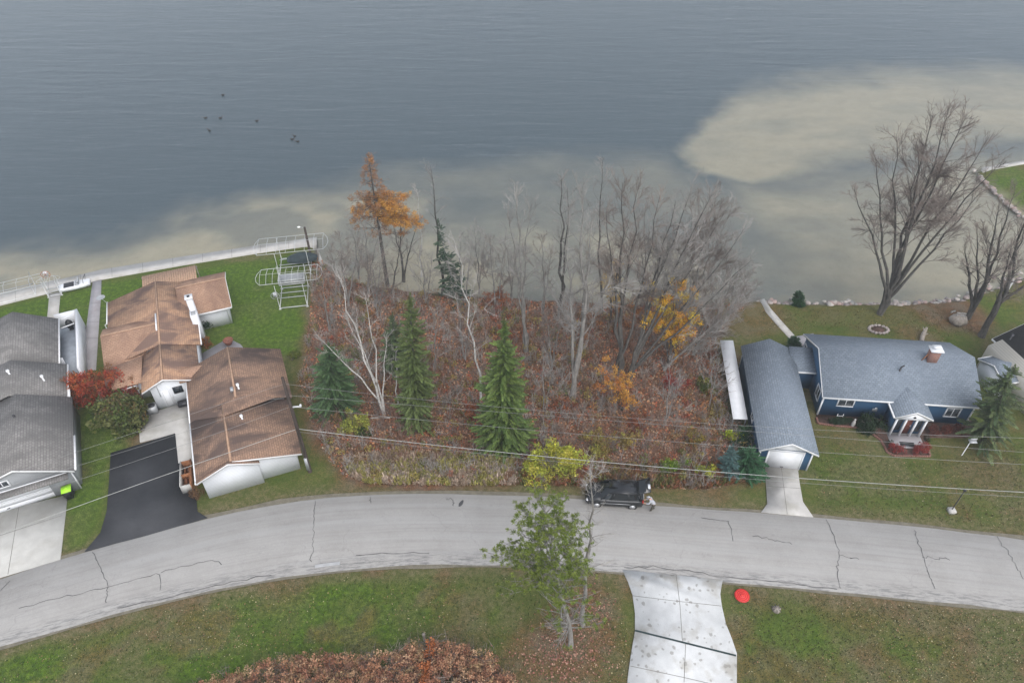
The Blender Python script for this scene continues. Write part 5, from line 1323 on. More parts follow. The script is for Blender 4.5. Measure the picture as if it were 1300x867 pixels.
# foreground brown ornamental hedge
def dryhedge():
    x, y = at(470, 905)
    T = empty('dry_hedge', (x, y, 0), 0, 'broad brown leaved beech hedge along the bottom edge of the picture', 'hedge')
    cr, stm = MB(), MB()
    cols = [(.44, .22, .13), (.50, .27, .16), (.34, .16, .10), (.56, .36, .22), (.38, .26, .14), (.24, .13, .09)]
    # crest follows the sighting of the upper edge: (px, py, height)
    crest = [(205, 866, .8), (270, 850, 1.2), (340, 829, 1.5), (405, 820, 1.6), (455, 824, 1.6), (500, 817, 1.9), (535, 804, 2.2), (578, 806, 2.2), (618, 820, 1.9), (655, 852, 1.3)]
    P = [np.array(at3(px, py+6, h)) for px, py, h in crest]
    for i in range(1600):
        t = random.random()*(len(P)-1); k = int(t); p = P[k]+(P[k+1]-P[k])*(t-k)
        dn = random.random()**1.1
        q = np.array([p[0]+rng.normal(0, .25), p[1]-.15-dn*3.6+rng.normal(0, .12), p[2]*(1-max(0, dn-.6)*.8)+rng.normal(0, .14)])
        q[2] = max(.2, q[2]-random.random()**2*p[2]*.8)
        c = np.array(random.choice(cols)) if not (2.6 < (q[0]+at(540, 850)[0]*-1+2.6) < 3.2) else np.array((.45, .16, .06))
        inst(cr, random.choice(CLF), frame(rng.normal(0, 1, 3), 0), q-np.array([x, y, 0]), random.uniform(.2, .38), 0, c, .4)
    for i in range(240):
        t = random.random()*(len(P)-1); k = int(t); p = P[k]+(P[k+1]-P[k])*(t-k)
        inst(stm, random.choice(SP), upright(), (p[0]-x+rng.normal(0, .2), p[1]-y-random.random()*3.4, 0), p[2]*random.uniform(.8, 1.12))
    cr.build('foliage', MAT['leaf'], T); stm.build('stems', MAT['twig_brown'], T)
dryhedge()
mb = MB(); p = at3(539, 812); cyl(mb, p[0], p[1], -.1, .75, .09, 10); mb.blob((p[0], p[1], .76), (.13, .13, .08), 8, 5); tag(mb.build('garden_post', MAT['wood']), 'short grey post poking out behind the brown hedge', 'post')

# ------------------------------------------------------------------ utility pole and wires
T = empty('utility_pole', at3(393.5, 598.4), 0, 'dark wooden utility pole beside the brown garage', 'utility pole')
mb = MB(); mb.tube([(0, 0, -.2), (0, 0, 5), (0, 0, 10.8)], [.17, .145, .115], 10); mb.build('shaft', MAT['woodpole'], T)
mb = MB(); mb.bar((-.05, .0, 7.7), (.75, .05, 7.7), .09); mb.blob((.72, .05, 7.82), (.09, .09, .14), 8, 6); mb.build('insulator_arm', MAT['white'], T)
for z in (10.1, 8.95): mb = MB(); mb.blob((.0, .16, z), (.07, .09, .1), 8, 6); mb.build('insulator', MAT['galv'], T)
mb = MB(); mb.box(-.12, .12, -.24, -.15, .4, 1.9); mb.build('riser_guard', MAT['galv'], T)
mb = MB(); mb.tube([(.02, -.15, 5.2), (.05, -.17, 2), (.04, -.16, 1.5)], .03, 5); mb.build('riser_cable', MAT['black'], T)
pole = np.array(at(393.5, 598.4)); 
def plane_hit(px, py, a, b):
    """meet of a sighting with the upright plane through ground points a, b"""
    d = np.array([px-650, F*c_-(py-433.5)*s_, -F*s_-(py-433.5)*c_]); u = b-a; n = np.array([-u[1], u[0]])
    t = (n@a)/(n@d[:2]); return np.array([d[0]*t, d[1]*t, H+d[2]*t])
pr = np.array(at(1300, 625, 5.6)); plft = np.array(at(0, 679, 5.6))
def wirerun(z0, pr_, marks, farz, rad, m, label, a, group=None, over=1.35):
    """span from the pole to beyond the frame, sag fitted through the sighted marks"""
    ps = [plane_hit(x, y, pole, pr_) for x, y in marks]; L_ = np.linalg.norm(pr_-pole)
    s = [0]+[np.linalg.norm(q[:2]-pole)/L_ for q in ps]; zz = [z0]+[q[2] for q in ps]
    co = np.polyfit(s, zz, 2, w=[4]+[1]*len(ps))
    pts = []
    for i in range(33):
        t = i/32*over; q = pole+(pr_-pole)*t; pts.append((q[0], q[1], float(np.polyval(co, t))))
    return pts
runs = [(10.15, [(420, 493), (640, 518), (960, 541), (1160, 551), (1295, 556)], [(300, 504), (178, 549), (66, 583)], .0095, 'top thin wire running from the pole'),
        (8.95, [(420, 506), (640, 522), (1039, 556), (1298, 573)], [(223, 552), (75, 598)], .0095, 'second thin wire running from the pole'),
        (7.76, [(420, 522), (640, 543), (960, 568), (1037, 574), (1288, 589)], [(223, 568), (90, 612)], .011, 'third wire running from the white insulator arm'),
        (5.25, [(420, 551), (640, 574), (960, 603), (1140, 615), (1300, 625)], [(234, 595), (85, 646), (0, 679)], .025, 'thick lowest cable bundle')]
for z0, mr, ml, rad, lb in runs:
    k = MAT['cable'] if rad > .02 else MAT['wire']
    w = MB(); w.tube(wirerun(z0, pr, mr, 0, rad, k, lb, None), rad, 5)
    tag(w.build('power_line', k), lb+' towards the right', 'power line', 'lines hung from the utility pole')
    w = MB(); w.tube(wirerun(z0, plft, ml, 0, rad*.8, k, lb, None), rad*.85, 5)
    tag(w.build('power_line', k), lb+' towards the left', 'power line', 'lines hung from the utility pole')
w = MB(); q = wirerun(5.1, pr, [(420, 554), (640, 577), (960, 606), (1300, 629)], 0, 0, None, '', None); w.tube([(a_, b_, c__-.18) for a_, b_, c__ in q], .012, 4)
tag(w.build('power_line', MAT['wire']), 'thin line just under the thick cable bundle', 'power line', 'lines hung from the utility pole')

# ------------------------------------------------------------------ boat lifts
def boat_lift(loc, rz, label, CLn, CW, base, zc=3.0, rungs=10, off=(0, 0), wheel=None, wheelm='galv', wz=1.5, bunks=3):
    T = empty('boat_lift', loc, rz, label, 'boat lift', 'aluminium boat lifts stored on the lawn')
    cf = MB(); x0, x1 = off[0]-CLn/2, off[0]+CLn/2; y0, y1 = off[1]-CW/2, off[1]+CW/2
    for y in (y0, y1): cf.tube([(x0, y, zc), (x1, y, zc)], .034, 5)
    for i in range(rungs):
        x = x0+(x1-x0)*i/(rungs-1); cf.tube([(x, y0, zc), (x, (y0+y1)/2, zc+.30), (x, y1, zc)], .023, 5)
    for x, sg in ((x0, -1), (x1, 1)):
        cf.tube([(x, y0, zc), (x+sg*.38, y0+CW*.25, zc-.05), (x+sg*.5, (y0+y1)/2, zc-.06), (x+sg*.38, y1-CW*.25, zc-.05), (x, y1, zc)], .024, 5)
    cf.tube([(x0, (y0+y1)/2, zc+.3), (x1, (y0+y1)/2, zc+.3)], .02, 4)
    cf.build('canopy_frame', MAT['alu'], T)
    bw, bl = base
    bf = MB()
    for y in (-bl/2, bl/2): bf.bar((-bw/2, y, .12), (bw/2, y, .12), .06, .09)
    for x in (-bw/2, bw/2): bf.bar((x, -bl/2, .12), (x, bl/2, .12), .06, .09)
    bf.build('base_frame', MAT['alu'], T)
    for x in (-bw/2, bw/2):
        for y in (-bl/2, bl/2):
            lg = MB(); lg.tube([(x, y, .0), (x, y, 1.9), (x, y*1.0, zc)], [.038, .035, .025], 6); lg.bar((x-.12, y, .01), (x+.12, y, .01), .2, .03); lg.build('leg', MAT['alu'], T)
    for k in range(bunks):
        y = -bl/2+bl*(k+1)/(bunks+1); b_ = MB(); b_.bar((-bw/2, y, .75), (bw/2, y, .75), .08, .06); b_.build('bunk', MAT['galv'], T)
    if wheel:
        w = MB(); cx, cy = wheel; a_ = np.arange(17)*2*math.pi/16
        w.tube([(cx+.42*math.cos(t), cy+.1*math.sin(t)*0-.0, wz+.42*math.sin(t)) for t in a_], .03, 5)
        for k in range(4): t = k*math.pi/4; w.tube([(cx+.4*math.cos(t), cy, wz+.4*math.sin(t)), (cx-.4*math.cos(t), cy, wz-.4*math.sin(t))], .015, 4)
        w.build('winch_wheel', MAT[wheelm], T)
        w = MB(); w.box(cx-.18, cx+.18, cy+.05, cy+.3, wz-.25, wz+.25); w.build('winch_box', MAT['white'], T)
    return T
boat_lift((-22.85, 60.4), R(10), 'boat lift with ladder like canopy frame standing on the green lawn', 5.7, 2.65, (2.75, 3.4), zc=3.0, off=(0, .0), wheel=(-1.6, -1.35))
boat_lift((-23.9, 65.9), R(10), 'boat lift with pale canopy frame above the seawall end holding a covered craft', 6.9, 3.1, (3.3, 3.2), zc=3.0, off=(.0, 0), rungs=8, bunks=2)
boat_lift((-53.4, 60.2), R(26), 'long boat lift frame lying along the left seawall', 8.4, 2.2, (6.2, 1.8), zc=1.25, off=(0, 0), rungs=8, bunks=2)
tl = boat_lift((-48.25, 61.0), R(20), 'small upright boat lift with orange winch wheel beside the white boat', 1.3, .9, (1.25, .8), zc=1.95, rungs=4, wheel=(0, 0), wheelm='orange', wz=2.55, bunks=1)
# dock sections stacked flat
T0 = empty('dock_section', (-23.7, 63.1, .0), R(10), 'topmost aluminium dock section in the stack between the boat lifts', 'dock section', 'stacked aluminium dock sections')
mb = MB()
for y in (-.55, .55): mb.bar((-1.35, y, .1), (1.35, y, .1), .07, .12)
for k in range(6): mb.bar((-1.35+k*.54, -.52, .1), (-1.35+k*.54, .52, .1), .05, .07)
mb.build('frame', MAT['alu'], T0)
mb = MB()
for k in range(5): mb.box(-1.3, 1.3, -.5+k*.2, -.36+k*.2, .17, .19)
mb.build('decking', MAT['galv'], T0)
T0.location.z = .56
for k, (dz, lb) in enumerate(((.28, 'middle aluminium dock section in the stack between the boat lifts'), (0, 'lowest aluminium dock section in the stack between the boat lifts'))):
    c = copytree(T0); c.location.z = dz; c.location.y += .06*k-.05; c['label'] = lb
# covered craft on the far lift
mb = MB()
for i in range(9):
    t = i/8
secs = []
n = 9
for i in range(n):
    t = i/(n-1); w = .75*math.sin(math.pi*(.08+.84*t))**.5; h = .35+.45*math.sin(math.pi*t)
    secs.append([(-1.6+3.2*t, w*math.cos(a), .85+h*max(0, math.sin(a))**.8) for a in np.linspace(0, math.pi, 8)])
mb.add([p for s in secs for p in s], [(i*8+j, i*8+j+1, (i+1)*8+j+1, (i+1)*8+j) for i in range(n-1) for j in range(7)]+[tuple(range(8)), tuple(range((n-1)*8, n*8))][::1])
o = mb.build('covered_craft', MAT['tarp'], None, True); o.location = (-23.1, 66.1, 0); o.rotation_euler = (0, 0, R(10))
tag(o, 'dark covered watercraft resting on the lift above the seawall', 'watercraft')
# lamp post by the seawall end
pb = at3(396, 331)
T = empty('lamp_post', pb, 0, 'dark wooden lamp post with white lamp head at the seawall end', 'lamp post')
mb = MB(); mb.tube([(0, 0, -.2), (0, 0, 4.4)], [.15, .12], 8); mb.build('post', MAT['woodpole'], T)
mb = MB(); mb.bar((0, 0, 4.3), (-.55, .0, 4.45), .05); mb.build('arm', MAT['galv'], T)
mb = MB(); mb.blob((-.62, 0, 4.42), (.2, .13, .1), 8, 5); mb.build('lamp_head', MAT['steelcream'], T)
# white pedal boat
T = empty('white_boat', (-46.6, 62.1, .12), R(24), 'white two seat pedal boat stored on the seawall', 'boat')
mb = MB(); secs = []
for i in range(9):
    t = i/8; w = .62*(math.sin(math.pi*(.12+.76*t))**.35); x = -1.5+3.0*t
    secs.append([(x, -w, .02), (x, -w*1.08, .30), (x, -w*.8, .42), (x, w*.8, .42), (x, w*1.08, .30), (x, w, .02)])
mb.add([p for s in secs for p in s], [(i*6+j, i*6+(j+1) % 6, (i+1)*6+(j+1) % 6, (i+1)*6+j) for i in range(8) for j in range(6)]+[tuple(range(6)), tuple(range(48, 54))])
mb.build('hull', MAT['white'], T)
for y in (-.25, .25):
    mb = MB(); mb.box(.1, .5, y-.18, y+.18, .43, .55); mb.box(.46, .56, y-.18, y+.18, .55, .95); mb.build('seat', MAT['galv'], T)
mb = MB(); mb.box(-.9, -.1, -.05, .05, .423, .44); mb.box(-1.0, .0, -.45, .45, .424, .432); mb.build('footwell', MAT['darkmetal'], T)
mb = MB(); mb.tube([(.9, -.4, .42), (1.0, -.4, .9), (1.3, .3, 1.1), (1.1, .4, .42)], .025, 5); mb.tube([(-.3, 0, .42), (-.35, 0, .8)], .02, 5); mb.build('handrail', MAT['darkmetal'], T)

# ------------------------------------------------------------------ car
T = empty('parked_car', (8.05, 34.85), R(176), 'black SUV parked on the verge with its rear hatch open', 'car')   # +x = nose
bm = MB()
def carsec(x, w, zb, zt, r=.12): return [(x, -w+.05, zb), (x, -w, zb+.12), (x, -w, zt-.22), (x, -w+.07, zt-.03), (x, -w*.5, zt+.02), (x, w*.5, zt+.02), (x, w-.07, zt-.03), (x, w, zt-.22), (x, w, zb+.12), (x, w-.05, zb)]
S = [(-2.22, .74, .42, .92), (-2.12, .88, .30, 1.0), (-1.6, .92, .26, 1.02), (-.6, .93, .24, 1.0), (.6, .93, .24, .99), (1.2, .92, .26, .98), (1.75, .90, .28, .90), (2.1, .84, .32, .80), (2.27, .66, .40, .70)]
secs = [carsec(*s) for s in S]; k = len(secs[0])
bm.add([p for s in secs for p in s], [(i*k+j, i*k+(j+1) % k, (i+1)*k+(j+1) % k, (i+1)*k+j) for i in range(len(S)-1) for j in range(k)]+[tuple(range(k))[::-1], tuple(range((len(S)-1)*k, len(S)*k))])
bm.build('body', MAT['carpaint'], T, True)
gh = MB()
lo = [(-2.02, .84), (-1.0, .86), (.3, .86), (1.12, .80)]; hi = [(-1.72, .66), (-1.0, .68), (.1, .68), (.42, .62)]
V = [(x, s*w, .985) for x, w in lo for s in (-1, 1)]+[(x, s*w, 1.58) for x, w in hi for s in (-1, 1)]
gh.add(V, [(0, 2, 10, 8), (2, 4, 12, 10), (4, 6, 14, 12), (1, 9, 11, 3), (3, 11, 13, 5), (5, 13, 15, 7), (6, 7, 15, 14), (0, 8, 9, 1)])
gh.build('windows', MAT['carglass'], T)
rf = MB(); rf.extr([(-.70, 1.56), (.70, 1.56), (.62, 1.65), (0, 1.68), (-.62, 1.65)], -1.78, .48, 'x'); 
rf.build('roof', MAT['carpaint'], T)
pl = MB()
for s in (-1, 1):
    for (x0, x1) in ((-2.0, -1.72), (-1.02, -1.0), (.28, .1), (1.12, .46)):
        pl.bar((x0, s*.855, .99), (x1, s*.69, 1.58), .07, .05)
pl.build('pillars', MAT['carpaint'], T)
rr = MB()
for s in (-1, 1): rr.tube([(-1.6, s*.6, 1.66), (-1.5, s*.6, 1.74), (.1, s*.6, 1.74), (.2, s*.6, 1.66)], .02, 5)
rr.build('roof_rack', MAT['darkmetal'], T)
sk = MB()
for s in (-1, 1): sk.box(-1.4, 1.1, s*.936-.008, s*.936+.008, .62, .66)
sk.build('side_trim', MAT['rim'], T)
for x in (-1.38, 1.38):
    for s in (-1, 1):
        w = MB(); w.tube([(x, s*.72, .35), (x, s*.95, .35)], .35, 20); wo = w.build('wheel', MAT['rubber'], T)
        w = MB(); w.tube([(x, s*.953, .35), (x, s*.962, .35)], .22, 14); w.tube([(x, s*.964, .35), (x, s*.975, .35)], .07, 8); w.build('rim', MAT['rim'], wo)
for s in (-1, 1):
    h_ = MB(); h_.blob((2.14, s*.68, .70), (.12, .16, .08), 8, 6); h_.build('headlight', MAT['rim'], T)
    h_ = MB(); h_.box(-2.2, -2.08, s*.78-.1, s*.78+.1, .78, 1.0); h_.build('tail_light', MAT['redlamp'], T)
    h_ = MB(); h_.blob((.75, s*1.0, 1.02), (.08, .1, .07), 6, 5); h_.build('mirror', MAT['carpaint'], T)
pt = MB(); pt.box(-2.30, -2.21, -.25, .25, .5, .62); pt.build('number_plate', MAT['white'], T)
hg = MB(); hg.add([(-1.70, -.66, 1.60), (-1.70, .66, 1.60), (-2.62, .70, 2.02), (-2.62, -.70, 2.02), (-1.70, -.66, 1.66), (-1.70, .66, 1.66), (-2.62, .70, 2.09), (-2.62, -.70, 2.09)],
                  [(0, 1, 2, 3), (4, 7, 6, 5), (0, 4, 5, 1), (1, 5, 6, 2), (2, 6, 7, 3), (3, 7, 4, 0)]); ho = hg.build('tailgate', MAT['carpaint'], T)
hg = MB(); hg.add([(-1.80, -.55, 1.716), (-1.80, .55, 1.716), (-2.28, .58, 1.94), (-2.28, -.58, 1.94)], [(0, 1, 2, 3)]); hg.build('rear_window', MAT['carglass'], ho)
hg = MB(); hg.box(-2.60, -2.42, .0, .4, 2.06, 2.13); hg.build('tailgate_white_block', MAT['white'], ho)  # small white block on top of the raised tailgate
cg = MB(); cg.box(-2.0, -1.2, -.6, .6, .9, .97); cg.box(-1.95, -1.5, -.2, .3, .97, 1.3); cg.build('cargo', MAT['coat'], T)
cg = MB(); cg.box(-1.95, -1.7, -.5, -.25, .97, 1.25); cg.build('cargo_bag', MAT['cloth_red'], T)

# ------------------------------------------------------------------ person
def skinmesh(name, chains, m, parent, sub=2):
    """chains: list of [(x,y,z,r), ...]; identical positions are shared joints"""
    vs, rs, es, key = [], [], [], {}
    for ch in chains:
        prev = None
        for x, y, z, r in ch:
            kk = (round(x, 4), round(y, 4), round(z, 4))
            if kk not in key: key[kk] = len(vs); vs.append((x, y, z)); rs.append(r)
            i = key[kk]
            if prev is not None and prev != i: es.append((prev, i))
            prev = i
    me = bpy.data.meshes.new(name); me.from_pydata(vs, es, []); o = bpy.data.objects.new(name, me); COL.objects.link(o)
    md = o.modifiers.new('skin', 'SKIN'); me.skin_vertices.new() if not me.skin_vertices else None
    for i, r in enumerate(rs): me.skin_vertices[0].data[i].radius = (r, r)
    me.skin_vertices[0].data[0].use_root = True
    sb = o.modifiers.new('sub', 'SUBSURF'); sb.levels = sub; sb.render_levels = sub
    dg = bpy.context.evaluated_depsgraph_get(); nm = bpy.data.meshes.new_from_object(o.evaluated_get(dg))
    bpy.data.objects.remove(o); nm.materials.clear(); nm.materials.append(m)
    for p in nm.polygons: p.use_smooth = True
    q = bpy.data.objects.new(name, nm); COL.objects.link(q); q.parent = parent; return q
# faces -x (towards the open hatch), bends forward from the hip
px_, py_ = 10.95, 33.75
T = empty('person', (px_, py_), R(-8), 'person in grey coat and olive trousers leaning into the open hatch of the car', 'person')
pel = (0, 0, .92, .13)
def leg(s, fx, e=0.0): return [pel, (.0, s*.10, .86, .095+e), (-.03+fx*.4, s*.11, .48, .065+e), (fx, s*.12, .09, .045+e)]
def arm(s, e=0.0): return [(-.30, 0, 1.36, .11+e), (-.30, s*.19, 1.36, .06+e), (-.42, s*.24, 1.12, .048+e), (-.66, s*.18, 1.06, .036+e)]
hand = []
for s in (-1, 1):
    hand.append([(-.66, s*.18, 1.06, .036), (-.72, s*.17, 1.05, .032)])
    for k in range(4): hand.append([(-.72, s*.17, 1.05, .032), (-.77, s*.17+(k-1.5)*.02, 1.05, .010), (-.80-.01*(k in (1, 2)), s*.17+(k-1.5)*.021, 1.035, .009)])
    hand.append([(-.72, s*.17, 1.05, .032), (-.73, s*.12, 1.05, .011), (-.76, s*.105, 1.04, .010)])
torso = [pel, (-.10, 0, 1.10, .135), (-.30, 0, 1.36, .11), (-.40, 0, 1.47, .05), (-.44, 0, 1.53, .075), (-.48, 0, 1.62, .095), (-.47, 0, 1.69, .07)]
skinmesh('body', [torso, leg(1, .12), leg(-1, -.14), arm(1), arm(-1)]+hand+[[(-.44, 0, 1.53, .075), (-.555, 0, 1.575, .012)]], MAT['skin'], T)
skinmesh('coat', [[(0, 0, .80, .17), (-.02, 0, .95, .175), (-.10, 0, 1.10, .165), (-.30, 0, 1.36, .14), (-.37, 0, 1.44, .075)], [(-.30, 0, 1.36, .14), (-.30, .19, 1.36, .085), (-.42, .24, 1.12, .072), (-.62, .19, 1.065, .055)], [(-.30, 0, 1.36, .14), (-.30, -.19, 1.36, .085), (-.42, -.24, 1.12, .072), (-.62, -.19, 1.065, .055)]], MAT['coat'], T)
skinmesh('trousers', [leg(1, .12, .022)[0:4], leg(-1, -.14, .022)[0:4]], MAT['trousers'], T)
for s, fx in ((1, .12), (-1, -.14)):
    mb = MB(); mb.blob((fx-.06, s*.12, .05), (.15, .055, .055), 8, 6); mb.build('shoe', MAT['black'], T, True)
mb = MB(); mb.blob((-.475, 0, 1.675), (.115, .10, .075), 10, 6); mb.box(-.64, -.52, -.07, .07, 1.64, 1.655); mb.build('cap', MAT['coat'], T, True)
mb = MB(); mb.blob((-.43, 0, 1.61), (.095, .10, .10), 10, 6); mb.build('hair', MAT['woodpole'], T, True)

# ------------------------------------------------------------------ small things
# wheelie bin
T = empty('trash_bin', local(bpy.data.objects['grey_house'], .35, -.15)[:2]+(.12,), R(25), 'black wheeled bin with lime green lid beside the garage door', 'trash bin')
mb = MB(); mb.add([(-.24, -.27, .08), (.24, -.27, .08), (.24, .27, .08), (-.24, .27, .08), (-.32, -.36, 1.0), (.32, -.36, 1.0), (.32, .36, 1.0), (-.32, .36, 1.0)], [(0, 3, 2, 1), (0, 1, 5, 4), (1, 2, 6, 5), (2, 3, 7, 6), (3, 0, 4, 7), (4, 5, 6, 7)]); mb.build('body', MAT['black'], T)
mb = MB(); mb.extr([(-.38, 1.0), (-.38, 1.06), (0, 1.13), (.40, 1.06), (.40, 1.0)], -.35, .35, 'x'); mb.build('lid', MAT['lime'], T)
for x in (-.26, .26): mb = MB(); mb.tube([(x-.03, .3, .12), (x+.03, .3, .12)], .12, 12); mb.build('wheel', MAT['rubber'], T)
# air conditioner
T = empty('air_conditioner', at(196, 523)[:2]+(.13,), R(22), 'grey air conditioner unit at the corner of the tan house entry', 'air conditioner')
mb = MB(); mb.box(-.38, .38, -.38, .38, 0, .7); mb.build('case', MAT['galv'], T)
mb = MB(); mb.tube([(0, 0, .703), (0, 0, .73)], .3, 14); mb.build('fan_grille', MAT['darkmetal'], T)
# firewood bin beside the garage
T = empty('wood_bin', at(240, 610)[:2]+(.11,), R(18), 'rust brown wooden bin leaning along the brown garage eave', 'wood bin')
for nm, bxs, mm in (('side_panel', (-.42, -.36, -1.3, 1.3, 0, 1.0), 'concrete'), ('side_panel', (.36, .42, -1.3, 1.3, 0, 1.0), 'rustwood'), ('end_panel', (-.355, .355, -1.3, -1.24, 0, .9), 'concrete'), ('end_panel', (-.355, .355, 1.24, 1.3, 0, .9), 'rustwood'), ('divider', (-.355, .355, -.1, -.03, 0, .85), 'rustwood'), ('floor', (-.355, .355, -1.235, 1.235, .05, .1), 'rustwood')):
    mb = MB(); mb.box(*bxs); mb.build(nm, MAT[mm], T)
mb = MB()
for k in range(26):
    x, y, z = random.uniform(-.28, .28), random.uniform(-1.1, 1.1), random.uniform(.15, .55); a = random.uniform(-.6, .6); mb.tube([(x-.0, y-.2, z), (x+.1*a, y+.2, z+.1*a)], .07, 6)
mb.build('firewood', MAT['rustwood'], T)
# terracotta pot
T = empty('terracotta_pot', at(291, 437)[:2]+(.08,), 0, 'round terracotta fire bowl on the rear patio of the tan house', 'pot')
mb = MB()
prf = [(.30, 0), (.44, .35), (.50, .48), (.46, .50), (.38, .36), (.0, .30)]
a_ = np.arange(14)*2*math.pi/14; V = [(r*math.cos(t), r*math.sin(t), z) for r, z in prf for t in a_]
mb.add(V, [(i*14+j, i*14+(j+1) % 14, (i+1)*14+(j+1) % 14, (i+1)*14+j) for i in range(len(prf)-1) for j in range(14)]); mb.build('bowl', MAT['terracotta'], T, True)
mb = MB(); mb.tube([(0, 0, .26), (0, 0, .31)], .38, 14); mb.build('ash', MAT['gravelbed'], T)
# red saucer on the lawn: coiled rings
T = empty('red_disc', at3(942, 756, .04), .3, 'bright red round plastic disc lying on the lawn by the spotted driveway', 'disc')
mb = MB()
prf = [(0, .10), (.09, .11), (.12, .05), (.22, .08), (.25, .04), (.36, .09), (.40, .05), (.50, .10), (.53, .02)]
a_ = np.arange(24)*2*math.pi/24; V = [(r*math.cos(t), r*math.sin(t), z) for r, z in prf for t in a_]
mb.add(V, [(i*24+j, i*24+(j+1) % 24, (i+1)*24+(j+1) % 24, (i+1)*24+j) for i in range(len(prf)-1) for j in range(24)]); mb.build('dish', MAT['red'], T, True)
# dark rock on lawn
def rock_mesh(nm, s=1.0):
    mb = MB(); mb.blob((0, 0, 0), (.5*s, .42*s, .32*s), 7, 5, 0, .22); o = mb.build(nm, MAT['stone']); return o
T = empty('stump', at3(985, 774), 0, 'small dark ragged stump in the lawn right of the red disc', 'stump')
mb = MB(); mb.blob((0, 0, .12), (.3, .26, .22), 8, 5, 0, .3); mb.build('wood', MAT['wood'], T)
mb = MB()
for k in range(7): a = k*.9; mb.tube([(0, 0, .2), (.28*math.cos(a), .28*math.sin(a), .35), (.45*math.cos(a), .45*math.sin(a), .2)], [.03, .025, .01], 4)
mb.build('roots', MAT['bark_dark'], T)
# lawn marker post
T = empty('lamp_post', at3(1207, 649), 0, 'slim black post rising from a pale square base on the right lawn', 'lamp post')
mb = MB(); cyl(mb, 0, 0, 0, 2.6, .035); mb.build('post', MAT['black'], T)
mb = MB(); mb.box(-.24, .26, -.26, .22, -.05, .28); mb.build('base', MAT['concrete_pale'], T)
mb = MB(); mb.blob((0, 0, 2.66), (.12, .12, .12), 8, 6); mb.build('lantern', MAT['darkmetal'], T)
T = empty('feeder_pole', at3(1221, 578), 0, 'thin white pole with a grey feeder tray before the leaning spruce', 'bird feeder')
mb = MB(); cyl(mb, 0, 0, 0, 1.75, .03, 6); mb.build('pole', MAT['white'], T)
mb = MB(); mb.box(-.12, .45, -.2, .2, 1.75, 1.85); mb.box(-.1, .42, -.02, .02, 1.85, 2.15); mb.build('tray', MAT['galv'], T)
# garden statue
T = empty('statue', at3(1082, 541, .07), 0, 'small pale garden statue between the two dark hedges', 'statue')
mb = MB(); mb.tube([(0, 0, 0), (0, 0, .15), (0, 0, .35), (0, 0, .6), (0, 0, .72)], [.16, .14, .17, .12, .06], 8); mb.build('figure', MAT['concrete_pale'], T, True)
mb = MB(); mb.blob((0, 0, .82), (.09, .09, .11), 8, 6); mb.build('head', MAT['concrete_pale'], T, True)
T = empty('garden_light', at3(1066, 529, .1), 0, 'low white solar lamp pair under the house window', 'garden light')
mb = MB()
for x in (-.25, .25): cyl(mb, x, 0, 0, .35, .03, 6)
mb.box(-.3, .3, -.03, .03, .08, .13); mb.build('bracket', MAT['white'], T)
# fire ring behind the house
T = empty('fire_ring', at3(1115, 419), 0, 'oval ring of pale stones around ashes behind the blue house', 'fire pit')
for k in range(15):
    a = k*2*math.pi/15; mb = MB(); mb.blob((.92*math.cos(a), .62*math.sin(a), .1), (.19, .15, .13), 6, 5, 0, .25); mb.build('stone', MAT['stone'], T)
mb = MB(); mb.tube([(0, 0, -.02), (0, 0, .06)], .6, 14); mb.build('ashes', MAT['gravelbed'], T)
# grey weathered stump heap and driftwood
T = empty('driftwood_stump', at3(1214, 410), 0, 'big weathered grey stump with split logs on top beside the twin tree', 'stump')
mb = MB(); mb.blob((0, 0, .4), (.85, .8, .62), 11, 7, 0, .16); mb.build('stump', MAT['wood'], T)
for k, (a, b_) in enumerate((((-.1, .45, .95), (.75, .3, .95)), ((-.35, .1, .95), (.5, -.1, .98)), ((-.6, .6, .9), (-.1, .8, .9)))):
    mb = MB(); mb.tube([a, b_], .1, 7); mb.build('log', MAT['bark_pale'], T)
T = empty('driftwood', at3(1171, 428), R(60), 'narrow grey driftwood log lying behind the roof of the blue house', 'driftwood')
mb = MB(); mb.tube([(-.9, 0, .12), (-.3, .05, .3), (.4, 0, .42), (.8, -.08, .7)], [.2, .22, .18, .1], 8); mb.build('log', MAT['wood'], T)
mb = MB(); mb.tube([(.4, 0, .42), (.6, .3, .8)], [.09, .03], 5); mb.tube([(-.2, 0, .4), (-.1, -.3, .7)], [.07, .03], 5); mb.build('branch', MAT['wood'], T)
# fallen birch
T = empty('fallen_log', at3(484, 532), R(2), 'short fallen white birch log below the birch clump', 'log')
mb = MB(); mb.tube([(-.9, 0, .15), (0, .05, .18), (.8, 0, .14)], [.07, .08, .06], 7); mb.build('wood', MAT['bark_birch'], T)
# plank path on the bank at the far right
mb = MB(); a, b_ = at3(1263, 397, .3), at3(1287, 356, .25); mb.bar(a, b_, .16, .05); tag(mb.build('plank', MAT['concrete_pale']), 'long pale plank lying down the stony bank at the right edge', 'plank')
